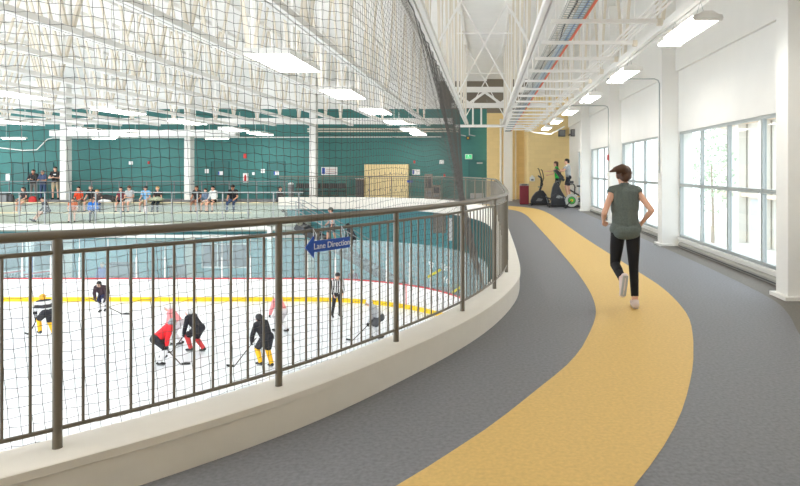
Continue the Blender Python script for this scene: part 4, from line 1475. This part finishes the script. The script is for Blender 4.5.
# garments
ALL = 1.01
def tee(m, sl=.55, th=.012): return ('shirt', m, {'chest': ALL, 'abdomen': ALL, 'shoulder': ALL, 'uarm': sl, 'pelvis': ALL, 'thigh': .02}, th)
def longs(m, th=.013): return ('jacket', m, {'chest': ALL, 'abdomen': ALL, 'shoulder': ALL, 'uarm': ALL, 'farm': .97, 'pelvis': ALL, 'thigh': .04}, th)
def pants(m, th=.009): return ('trousers', m, {'pelvis': ALL, 'thigh': ALL, 'shin': .97}, th)
def shorts(m, to=.85, th=.012): return ('shorts', m, {'pelvis': ALL, 'thigh': to}, th)
def shoes(m, th=.006): return ('shoes', m, {'foot': ALL}, th)
def cl(name, r, g, b): return mat('cloth_' + name, rgb(r, g, b), .85)
M_jean = cl('denim', 62, 82, 116); M_blk = cl('black', 30, 30, 33); M_khk = cl('khaki', 190, 172, 140); M_gt = cl('grey_tee', 176, 180, 182)
M_shoe = cl('shoe_dark', 52, 50, 50); M_shoew = cl('shoe_white', 225, 222, 218)
hb = mat('hair_black', rgb(32, 26, 24), .55); hbr = mat('hair_brown', rgb(70, 48, 36), .6); hbl = mat('hair_blond', rgb(190, 150, 96), .6); hgr = mat('hair_grey', rgb(140, 136, 130), .6)

# the runner
M_top = mat('runner_top', rgb(98, 107, 102), .8, noise=.12, nscale=60)
M_leg = cl('leggings', 26, 25, 28)
figure('woman in grey sleeveless top and black leggings running away along the yellow lane', (1.635, 7.5, .02), D(3), 1.67, lean=5, twist=0,
       hips=((10, 3), (2, 2)), shins=(-72, -6), toes=(-15, 5), arms=((-18, 24), (-30, 26)), fore=((70, -10), (52, -16)), head=(4, 4),
       outfit=[('top', M_top, {'chest': ALL, 'abdomen': ALL, 'shoulder': ALL, 'neck': .7, 'uarm': .1, 'pelvis': ALL, 'thigh': .02}, .012),
               ('leggings', M_leg, {'pelvis': ALL, 'thigh': ALL, 'shin': .88}, .005), ('running_shoes', mat('cloth_shoe_pink', rgb(222, 206, 202), .7), {'foot': ALL}, .012)],
       hair='pony', hair_col=mat('hair_runner', rgb(84, 56, 38), .6), female=True, bulk=1.03, voxel=.0065, smooth=6, extras=('soles',))

# standing spectators on the upper concourse
FC = PI      # facing the camera
def stand(label, px, y, H, rzo=0, **kw):
    return figure(label, (G(px, y), y, 0), FC + D(rzo), H, floor=0.0, **kw)
stand('standing man in black jacket with red strap, leftmost of the three standing men', 33.5, 35.2, 1.66, 10, arms=((25, 14), (30, 14)), fore=((95, -35), (90, -35)),
      outfit=[longs(cl('black_jacket', 40, 40, 44)), pants(cl('grey_trousers', 120, 118, 112)), shoes(M_shoe), ('strap', cl('strap_red', 190, 60, 44), {'neck': (0, .4)}, .02)], hair_col=hbr)
stand('standing man in dark blue shirt and jeans between two other standing men', 43, 35.2, 1.62, 0, arms=((20, 16), (20, 16)), fore=((95, -45), (95, -45)),
      outfit=[tee(cl('navy_shirt', 64, 78, 110), .8), pants(M_jean), shoes(M_shoe)], hair_col=hgr, skin=M_skin2)
stand('standing man in black printed tee and khaki shorts right beside the white column', 55.5, 35.2, 1.82, 15, arms=((22, 16), (22, 16)), fore=((95, -50), (95, -50)),
      outfit=[tee(M_blk, .6), shorts(M_khk, .9), shoes(M_shoe)], hair_col=hbr, extras=('print',))
# seated spectators
def sit(label, px, row, H, rzo=0, dpx=0, **kw):
    y, seat, fl = (34.17, Z1, -.62) if row == 1 else (33.17, Z2, -1.08)
    a = seat_pose(seat, fl, H)
    ab = kw.pop('ab', 6); sp = kw.pop('shin', 0)
    kw.setdefault('arms', ((18, 12), (18, 12))); kw.setdefault('fore', ((72, -12), (72, -12)))
    kw.setdefault('lean', 8)
    return figure(label, (G(px, y), y, 0), FC + D(rzo), H, hips=((a, ab), (a, ab)), shins=(sp, sp), seat=seat, **kw)
sit('seated woman in dark top with long dark hair, left end of the upper bench', 25, 1, 1.62, -15, outfit=[tee(cl('dark_top', 58, 50, 54)), shorts(M_khk, .5), shoes(M_shoew)], hair='long', hair_col=hb, female=True)
sit('person in dark grey hoodie with legs stretched out on the lower bench', 48, 2, 1.66, -35, lean=22, shin=35, outfit=[longs(cl('hoodie', 66, 68, 74)), shorts(M_blk, .6), shoes(M_shoe)], hair_col=hb)
sit('seated woman in bright orange red top on the upper bench', 79.5, 1, 1.66, 8, outfit=[tee(cl('orange_red', 224, 78, 40), .9), pants(cl('grey_pants', 140, 140, 130)), shoes(M_shoe)], hair='short', hair_col=hb, female=True)
sit('child in faded orange shirt on the lower bench in front of the orange top woman', 73, 2, 1.5, 25, lean=12, shin=10, outfit=[tee(cl('faded_orange', 206, 120, 84)), shorts(cl('tan_shorts', 176, 150, 120), .8), shoes(M_shoe)], hair_col=hbr)
sit('grey haired man in black tee on the upper bench beside the black coat', 92, 1, 1.76, 0, outfit=[tee(M_blk), shorts(M_khk, .9), shoes(M_shoe)], hair_col=hgr)
sit('child in bright blue jacket on the lower bench', 93, 2, 1.5, 30, lean=14, shin=25, outfit=[longs(cl('bright_blue', 36, 120, 214)), pants(M_blk), shoes(M_shoe)], hair_col=hbr)
sit('blond woman in dark top bending over behind the blue jacket child', 99, 1, 1.55, 15, lean=34, outfit=[tee(cl('brown_top', 88, 76, 74)), pants(M_jean), shoes(M_shoe)], hair='long', hair_col=hbl, female=True)
sit('seated woman in maroon top and dark shorts beside the grey tee man', 121.5, 1, 1.62, 10, outfit=[tee(cl('maroon', 120, 44, 60)), shorts(M_blk, .7), shoes(M_shoe)], hair='short', hair_col=hbr, female=True)
sit('man in light grey tee with crossed arms beside the maroon top woman', 130.5, 1, 1.76, -5, outfit=[tee(M_gt), shorts(cl('pale_shorts', 206, 204, 198), .85), shoes(M_shoe)], hair='cap', hair_col=cl('cap_brown', 92, 70, 58), fore=((90, -50), (90, -50)))
sit('man in light blue shirt and dark cap beside the patterned blanket', 146.5, 1, 1.72, 0, outfit=[tee(cl('light_blue', 120, 178, 224)), shorts(M_khk, .8), shoes(M_shoe)], hair='cap', hair_col=cl('cap_grey', 80, 80, 80))
sit('woman in black top with a patterned blanket over her lap', 158.5, 1, 1.66, 0, outfit=[tee(M_blk), pants(cl('dark_teal', 50, 66, 72)), shoes(M_shoe)], hair='short', hair_col=hbl, female=True)
sit('person in black tee just right of the second gallery column', 197.5, 1, 1.74, -5, outfit=[tee(M_blk), shorts(cl('red_brown', 120, 90, 80), .8), shoes(M_shoe)], hair_col=hbr, skin=M_skin2)
sit('child in denim jacket and white tee beside the white cardigan woman', 206, 1, 1.46, 0, outfit=[longs(cl('denim_jacket', 110, 130, 154)), shorts(M_paper, .4), shoes(M_shoe)], hair='long', hair_col=hbr, female=True)
sit('woman in white cardigan with dark hair and dark shorts', 214, 1, 1.72, -8, outfit=[longs(cl('white_cardigan', 232, 232, 230)), shorts(M_blk, .6), shoes(M_shoe)], hair='short', hair_col=hb, female=True)
sit('man in black tee, dark cap and jeans seated alone on the upper bench', 233.5, 1, 1.82, 0, ab=9, outfit=[tee(M_blk, .7), pants(M_jean), shoes(M_shoe)], hair='cap', hair_col=cl('cap_black', 40, 40, 38), skin=M_skin2, bulk=1.08)
sit('person in dark grey jacket sitting sideways at the right end of the upper bench', 278.5, 1, 1.66, 70, outfit=[longs(cl('grey_jacket', 78, 82, 88)), pants(M_blk), shoes(M_shoe)], hair='short', hair_col=hb)

# people on the staircase
def stair_z(x):
    return sz0 - rise * (int((x - sx0) / tread) + 1)
x = G(332.5, 30.9)
figure('man in grey shirt and cap walking up the staircase', (x, 30.9, stair_z(x)), D(95), 1.78, lean=6, hips=((28, 4), (-6, 4)), shins=(4, -14), arms=((-10, 12), (20, 12)), fore=((15, 0), (50, 0)),
       outfit=[tee(cl('pale_grey', 190, 192, 194)), shorts(cl('dark_grey_shorts', 96, 98, 104), .95), shoes(M_shoe)], hair='cap', hair_col=cl('cap_olive', 84, 86, 76))
x = G(354, 31.0)
figure('person in dark jacket bending forward on the lower stairs', (x, 31.0, stair_z(x)), D(80), 1.62, lean=32, hips=((30, 5), (6, 5)), shins=(-6, -16), arms=((40, 12), (40, 12)), fore=((60, 0), (60, 0)),
       outfit=[longs(cl('dark_jacket', 60, 62, 70)), pants(M_blk), shoes(M_shoe)], hair_col=hb)
# people behind the glass at rink level
figure('person in blue jacket standing behind the rink glass', (G(102.5, 31), 31.0, ICE - .02), FC, 1.7, outfit=[longs(cl('blue_violet', 72, 96, 176)), pants(M_blk), shoes(M_shoe)], hair='short', hair_col=hgr)
figure('person with red and blue top standing behind the glass under the stairs', (G(354.5, 29.95 + .6), 30.55 - .4, ICE - .02), FC, 1.5, outfit=[longs(cl('red_blue', 150, 100, 120)), pants(M_jean), shoes(M_shoe)], hair_col=hbr)

# ------------------------------------------------------------------ skaters
def stick(label, h, tip, lh=None):
    r = thing('hockey_stick', label, 'stick', tuple(tip))
    h = Vector(h) - Vector(tip); 
    d = h.normalized()
    MB().bar(d * .02, h + d * .25, .03, .022).build('shaft', mat('stick_dark', rgb(70, 60, 54), .5), r)
    side = Vector((d.x, d.y, 0)); side = -side.normalized() if side.length > .05 else Vector((1, 0, 0))
    MB().bar((0, 0, .035), side * .26 + Vector((0, 0, .035)), .012, .07).build('blade', M_black, r)
    return r
def skater(label, px, py, rz, H, jersey, pant, sock, helm, lean=42, hips=((55, 8), (28, 8)), shins=(-22, -38), arms=((45, 18), (30, 20)), fore=((60, -10), (50, -10)), stk=None, **kw):
    d = (EYE - ICE) * 640 / (py - 170)
    loc = (G(px, d), d, ICE)
    root, j = figure(label, loc, D(rz), H, lean=lean, hips=hips, shins=shins, toes=(shins[0] * -1, shins[1] * -.7), arms=arms, fore=fore, head=(-lean * .2, 0), floor=.05,
                     outfit=[('jersey', jersey, {'chest': ALL, 'abdomen': ALL, 'shoulder': ALL, 'uarm': ALL, 'farm': .9, 'pelvis': .6}, .03),
                             ('hockey_pants', pant, {'pelvis': ALL, 'thigh': .9}, .04), ('socks', sock, {'thigh': (.88, 1.01), 'shin': ALL}, .022),
                             ('skates', M_black, {'foot': ALL}, .012), ('gloves', M_black, {'hand': ALL, 'farm': (.86, 1.01)}, .012)],
                     hair='helmet', hair_col=helm, bulk=1.12, extras=('skates',), voxel=.016, **kw)
    if stk:
        hnd = j['hand1' if stk[2] else 'hand0']
        tip = Vector((loc[0] + stk[0], loc[1] + stk[1], ICE))
        stick('dark hockey stick held by the ' + stk[3], hnd, tip)
    return root
J_red = cl('jersey_red', 226, 40, 48); J_blk = cl('jersey_black', 40, 40, 46); J_pale = cl('jersey_pale', 196, 198, 202)
P_blk = cl('pant_black', 44, 44, 50); S_yel = cl('sock_yellow', 246, 190, 40); S_wht = cl('sock_white', 226, 226, 228); S_red = cl('sock_red', 210, 70, 70)
H_yel = mat('helmet_yellow', rgb(240, 176, 50), .4); H_gry = mat('helmet_grey', rgb(150, 160, 166), .4); H_blk = mat('helmet_black', rgb(36, 36, 40), .4); H_wht = mat('helmet_white', rgb(226, 226, 226), .4)
skater('hockey player with yellow helmet, yellow socks and black and white jersey beside the leftmost post', 47.5, 337, 55, 1.78, stripes('jersey_black_white', rgb(44, 44, 50), rgb(210, 212, 214), 1.4, 'Z'), P_blk, S_yel, H_yel, lean=45, stk=(-.9, .3, 0, 'yellow helmet player'))
skater('small dark hockey player skating near the far boards beside the blue jacket person', 104, 313, 185, 1.68, cl('jersey_dark_red', 66, 48, 56), cl('pant_navy', 50, 54, 90), S_wht, H_blk, lean=46, stk=(1.0, -.3, 1, 'small dark far player'))
skater('hockey player in bright red jersey bending forward with grey helmet', 156, 366, -50, 1.74, J_red, P_blk, S_wht, H_gry, lean=52, hips=((62, 8), (40, 8)), shins=(-25, -30), stk=(.75, .1, 1, 'bright red player'))
skater('hockey player in black jersey reaching a stick left beside the bright red player', 199, 354, 80, 1.72, J_blk, P_blk, S_red, H_wht, lean=40, stk=(-1.0, .1, 0, 'black player beside the red one'))
skater('hockey player in black jersey with bright yellow socks near the second rail post', 267, 369, 60, 1.76, J_blk, P_blk, S_yel, H_blk, lean=36, hips=((40, 8), (15, 6)), shins=(-25, -20), stk=(-1.1, .2, 0, 'yellow socked black player'))
skater('pale grey hockey player skating right of the referee below the corner boards', 380, 341, 100, 1.72, J_pale, cl('pant_grey', 90, 92, 98), S_wht, H_wht, lean=40, stk=(-1.0, 0, 0, 'pale grey player'))
skater('distant hockey player in pale red jersey behind the bright red player', 179, 347, 110, 1.7, cl('jersey_pale_red', 240, 150, 152), cl('pant_pale', 214, 208, 212), S_wht, H_wht, lean=35)
skater('distant hockey player in pale red jersey behind the second rail post', 283, 334, 70, 1.7, cl('jersey_pale_red', 240, 150, 152), cl('pant_pale', 214, 208, 212), S_wht, H_wht, lean=35)
d = 15.3
skater('hockey player with white helmet mostly hidden under the kerb edge', 338, 170 + (EYE - ICE) * 640 / d, 90, 1.62, cl('jersey_white_red', 226, 214, 214), P_blk, S_red, H_wht, lean=40)
# referee
d = (EYE - ICE) * 640 / (318.5 - 170)
figure('referee in black and white striped shirt and black helmet standing on the ice', (G(337, d), d, ICE), FC + D(35), 1.84, lean=5, hips=((6, 5), (-6, 4)), shins=(-10, -16), arms=((5, 14), (8, 14)), fore=((35, -18), (30, -12)), floor=.05,
       outfit=[('shirt', stripes('referee_stripes', rgb(34, 34, 36), rgb(238, 238, 238), 3.6, 'X'), {'chest': ALL, 'abdomen': ALL, 'shoulder': ALL, 'uarm': ALL, 'farm': .95, 'pelvis': .5}, .016), pants(P_blk, .014), ('skates', M_black, {'foot': ALL}, .01)],
       hair='cap', hair_col=H_blk, extras=('skates',), voxel=.013)
# ------------------------------------------------------------------ exercise corner at the end of the track
def elliptical(label, x, y, tall, rz=0, mod=0):
    """faces -x; x is the middle of the front shroud"""
    r = thing('elliptical_trainer', label, 'exercise machine', (x, y, 0), rz)
    if mod == 0:
        prof = [(-.42, .1), (-.44, .2), (-.36, .4), (-.2, .6), (-.02, .7), (.14, .68), (.28, .5), (.4, .25), (.42, .1)]
    else:
        prof = [(-.3, .08), (-.3, .5), (-.24, .85), (-.16, 1.05), (-.06, 1.08), (.04, .95), (.16, .7), (.34, .4), (.4, .2), (.38, .08)]
    bm = bmesh.new()
    mb = MB().prism(prof, 'Y', -.17, .17)
    me = bpy.data.meshes.new('tmp'); me.from_pydata(mb.v, [], mb.f); bm.from_mesh(me)
    bmesh.ops.recalc_face_normals(bm, faces=bm.faces[:])
    eds = [e for e in bm.edges if abs(abs(e.verts[0].co.y) - .17) < 1e-4 and abs(e.verts[0].co.y - e.verts[1].co.y) < 1e-4 and len(e.link_faces) == 2 and e.calc_face_angle(0) > .5]
    bmesh.ops.bevel(bm, geom=eds, offset=.05, segments=3, affect='EDGES', profile=.6)
    me2 = bpy.data.meshes.new('shroud'); bm.to_mesh(me2); bm.free()
    me2.materials.append(mat('shroud_dark', rgb(52, 54, 60), .35)); link('shroud', me2, r)
    MB().prism([(-.2, .2), (.05, .2), (.12, .3), (-.1, .34)] if mod == 0 else [(-.1, .42), (.16, .36), (.2, .46), (-.02, .56)], 'Y', -.176, -.168).build('shroud_badge', M_galv if mod else M_grey, r)
    # base rails and feet
    for sy in (-.2, .2):
        MB().bev(-.45, 1.15, sy - .04, sy + .04, .03, .1, .015).build('base_rail', M_black, r)
    for sx in (-.4, 1.1):
        MB().tube([(sx, -.32, .035), (sx, .32, .035)], .035, 10).build('foot', M_black, r, True)
    top = .66 if mod == 0 else .95
    MB().tube([(-.02, 0, top), (.1, 0, top + .3), (.06, 0, top + .55)], .05, 10).build('tower', M_black, r, True)
    # console, tilted
    c = Vector((.0, 0, top + .6))
    if mod == 0:
        MB().bar(c + Vector((-.08, 0, .1)), c + Vector((.1, 0, -.06)), .3, .06).build('console', M_dark, r)
    else:
        MB().bar((-.14, 0, 1.62), (.26, 0, 1.16), .42, .09).build('console', M_dark, r)
        MB().bar((-.06, 0, 1.59), (.22, 0, 1.27), .34, .1).build('screen', M_black, r)
    for sy in (-.26, .26):
        hy = sy
        MB().tube([(-.02, hy, .5), (-.0, hy, .95), (.05, hy, 1.25), (-.02, hy * .9, 1.5), (-.07, hy * .8, 1.66), (-.12, hy * .8, 1.7)] if sy < 0 else
                  [(-.02, hy, .5), (.1, hy, .95), (.2, hy, 1.25), (.15, hy * .9, 1.48), (.12, hy * .8, 1.6), (.06, hy * .8, 1.64)], .02, 10).build('moving_handlebar', M_black, r, True)
        MB().tube([(.05, sy, .42), (.5, sy, .3), (1.0, sy, .24)], .025, 8).build('pedal_arm', M_dark, r, True)
        px = .62 if sy < 0 else .8
        MB().bev(px - .18, px + .18, sy - .08, sy + .08, .3, .34, .012).build('pedal', M_black, r)
        MB().tube([(.25, sy, .45), (.34, sy * .9, .12)], .02, 8).build('crank', M_galv, r, True)
    MB().bev(-.09, .09, -.09, .09, top + .16, top + .2, .01).build('bottle_tray', M_grey, r)
    MB().tube([(-.1, -.19, .62), (-.3, -.2, .45), (-.42, -.2, .18)], .018, 8).build('side_bow', M_dark, r, True)
    return r
elliptical('black elliptical trainer with rounded shroud, left one against the gold wall', 2.48, 29.4, 0)
elliptical('tall dark elliptical trainer with big slanted console beside the exercise bike', 3.13, 27.9, 1, mod=1)

# exercise bike
bx, by = 3.66, 27.2
r = thing('exercise_bike', 'black exercise bike with pale flywheel and green hub beside the white column', 'exercise machine', (bx, by, 0))
fw = (-.02, -.02, .33)
MB().lathe([(.17, -.012), (.27, -.02), (.275, 0), (.27, .02), (.17, .012)], fw, 28, axis='Y').build('flywheel', mat('flywheel_pale', rgb(200, 202, 196), .35, .3), r, True)
MB().lathe([(.06, -.024), (.17, -.014), (.17, .014), (.06, .024)], fw, 24, axis='Y').build('web_disc', M_dark, r, True)
MB().lathe([(.11, -.03), (.145, -.026), (.145, .026), (.11, .03)], fw, 24, axis='Y').build('green_ring', mat('hub_green', rgb(70, 170, 70), .4), r, True)
MB().lathe([(.01, -.05), (.06, -.045), (.06, .045), (.01, .05)], fw, 16, axis='Y').build('hub', mat('hub_yellow', rgb(222, 180, 50), .4), r, True)
M_fr = M_black
MB().tube([(-.02, .06, .33), (.1, 0, .62), (.12, 0, .9)], .03, 8).build('fork', M_fr, r, True)
MB().tube([(-.1, 0, .78), (.28, 0, .55), (.42, 0, .34), (.46, 0, .1)], .035, 8).build('main_frame', M_fr, r, True)
MB().tube([(.3, 0, .5), (.36, 0, .9)], .028, 8).build('seat_post', M_galv, r, True)
MB().bev(.2, .48, -.09, .09, .9, .97, .03).build('saddle', M_black, r)
MB().tube([(.12, 0, .9), (.06, 0, 1.02)], .028, 8).build('handlebar_stem', M_fr, r, True)
MB().tube([(-.22, -.18, 1.08), (-.1, -.2, 1.02), (.06, -.14, 1.02), (.06, .14, 1.02), (-.1, .2, 1.02), (-.22, .18, 1.08)], .018, 8).build('handlebar', M_black, r, True)
MB().bev(-.1, .06, -.07, .07, 1.05, 1.16, .012).build('display', M_dark, r)
MB().tube([(-.3, -.26, .03), (-.3, .26, .03)], .035, 8).build('front_foot', M_black, r, True)
MB().tube([(.5, -.26, .03), (.5, .26, .03)], .035, 8).build('rear_foot', M_black, r, True)
MB().tube([(-.3, 0, .04), (.5, 0, .06)], .028, 8).build('floor_bar', M_fr, r, True)
MB().tube([(-.02, -.05, .33), (-.28, -.02, .06)], .025, 8).build('front_strut', M_fr, r, True)
MB().lathe([(.02, -.08), (.11, -.075), (.11, -.055), (.02, -.05)], (.36, 0, .4), 20, axis='Y').build('chainring_guard', M_dark, r, True)
for s in (-1, 1):
    MB().tube([(.36, s * .09, .4), (.36 + s * .12, s * .1, .4 - s * .1)], .012, 6).build('crank', M_galv, r, True)
    MB().bev(.36 + s * .12 - .05, .36 + s * .12 + .05, s * .15 - .045, s * .15 + .045, .4 - s * .1 - .012, .4 - s * .1 + .012, .005).build('pedal', mat('hub_yellow', None), r)

# people exercising, both face left
figure('woman in green top with dark hair exercising on the left elliptical trainer', (3.27, 29.4, 0), D(90), 1.68, lean=4, hips=((12, 5), (-4, 5)), shins=(-12, -8), arms=((62, 8), (30, 12)), fore=((95, 0), (80, 0)), floor=.34,
       outfit=[tee(cl('green_top', 40, 170, 70), .2), pants(M_blk), shoes(M_shoe)], hair='long', hair_col=hbr, female=True, voxel=.011)
figure('man in pale grey tee and dark shorts exercising beside the white column', (3.64, 28.3, 0), D(90), 1.78, lean=4, hips=((18, 5), (-4, 5)), shins=(-14, -10), arms=((50, 8), (56, 10)), fore=((92, 0), (95, 0)), floor=.34,
       outfit=[tee(M_gt, .6), shorts(cl('dark_shorts', 50, 52, 60), .85), shoes(M_shoe)], hair='short', hair_col=hb, voxel=.011)

# bin, dispenser
r = thing('litter_bin', 'dark red square bin with pale top at the corner of the gold wall', 'bin', (1.8, 30.2, 0))
MB().bev(-.21, .21, -.2, .2, .01, .88, .015).build('body', mat('bin_red', rgb(132, 38, 52), .45), r)
MB().bev(-.215, .215, -.205, .205, .88, .97, .015).build('top_hood', mat('bin_top', rgb(178, 172, 168), .5), r)
MB().box(-.13, .13, -.21, -.203, .9, .945).build('slot', M_dark, r)
x, _, z = W(532.2, 178.5, 31.45)
r = thing('wipe_dispenser', 'white wipe dispenser on the gold wall above the elliptical trainer', 'dispenser', (x, 31.5, z))
MB().prism([(-.12, -.13), (.12, -.13), (.12, .06), (.05, .1), (.03, .16), (-.03, .16), (-.05, .1), (-.12, .06)], 'Y', -.16, -.005).build('housing', M_paper, r)
MB().box(-.06, .06, -.166, -.158, -.1, -.02).build('slot', M_grey, r)
# alarm strobe on a column
r = thing('alarm_strobe', 'small red and white alarm strobe on the white column near the windows', 'alarm', (3.745, 19.55, 2.0))
MB().bev(-.04, 0, -.06, .06, -.09, .09, .01).build('housing', M_redbox, r)
MB().bev(-.06, -.04, -.03, .03, -.03, .05, .008).build('lens', M_paper, r)

# ------------------------------------------------------------------ outside the windows
struct(MB().box(4.5, 60, -30, 70, ICE - .3, ICE).build('ground_outside', mat('paving_pale', rgb(214, 212, 206), .8)))
b = thing('building', 'pale building with tall columns across the yard outside the windows', 'building', (22, 15, ICE))
o_ = (22, 15, ICE)
M_bld = mat('stone_pale', rgb(222, 218, 210), .8); M_bld2 = mat('stone_peach', rgb(226, 204, 184), .8)
MB().box(22, 26, -8, 60, ICE, 5.5).build('wall', M_bld, b, off=o_)
MB().box(20.6, 26.5, -8, 60, 5.5, 6.3).build('eave', M_bld2, b, off=o_)
for k in range(14):
    y = -6 + 4.6 * k
    MB().bev(21.2, 21.9, y, y + .7, ICE, 5.5, .03).build('column', M_bld, b, off=o_)
    for z0 in (-3.4, .2):
        w_ = MB().box(21.97, 22.0, y + 1.3, y + 3.9, z0, z0 + 2.6).build('window', mat('pane_far', rgb(206, 214, 218), .6), b, off=o_)
MB().box(21.4, 22, -8, 60, -.6, -.3).build('string_course', M_bld2, b, off=o_)
rt = random.Random(11)
def tree(label, x, y, h):
    t = thing('tree', label, 'tree', (x, y, ICE))
    MB().tube([(0, 0, 0), (.05, .02, h * .35), (-.05, .05, h * .7)], .1, 8, r_list=[.14, .1, .05]).build('trunk', mat('bark', rgb(176, 164, 150), .9), t, True)
    mb = MB()
    for i in range(480):
        a = rt.uniform(0, 2 * PI); u = rt.uniform(-1, 1); rr = rt.random() ** .4
        p = Vector((math.cos(a) * math.sqrt(1 - u * u) * 1.5 * rr, math.sin(a) * math.sqrt(1 - u * u) * 1.5 * rr, h * .68 + u * h * .34 * rr))
        q = Vector((rt.uniform(-1, 1), rt.uniform(-1, 1), rt.uniform(-1, 1))).normalized()
        e = q.cross(Vector((.3, .5, .8))).normalized()
        s_ = rt.uniform(.1, .2)
        mb.add([p + q * s_, p + e * s_ * .5, p - q * s_, p - e * s_ * .5], [(0, 1, 2, 3)])
    mb.build('foliage', mat('leaf', rgb(196, 210, 186), .7), t)
tree('young green tree outside the second pane of the nearest full window', 14.5, 41.0, 9.3)
tree('young green tree in the yard farther along the windows', 17.5, 60.0, 8.6)
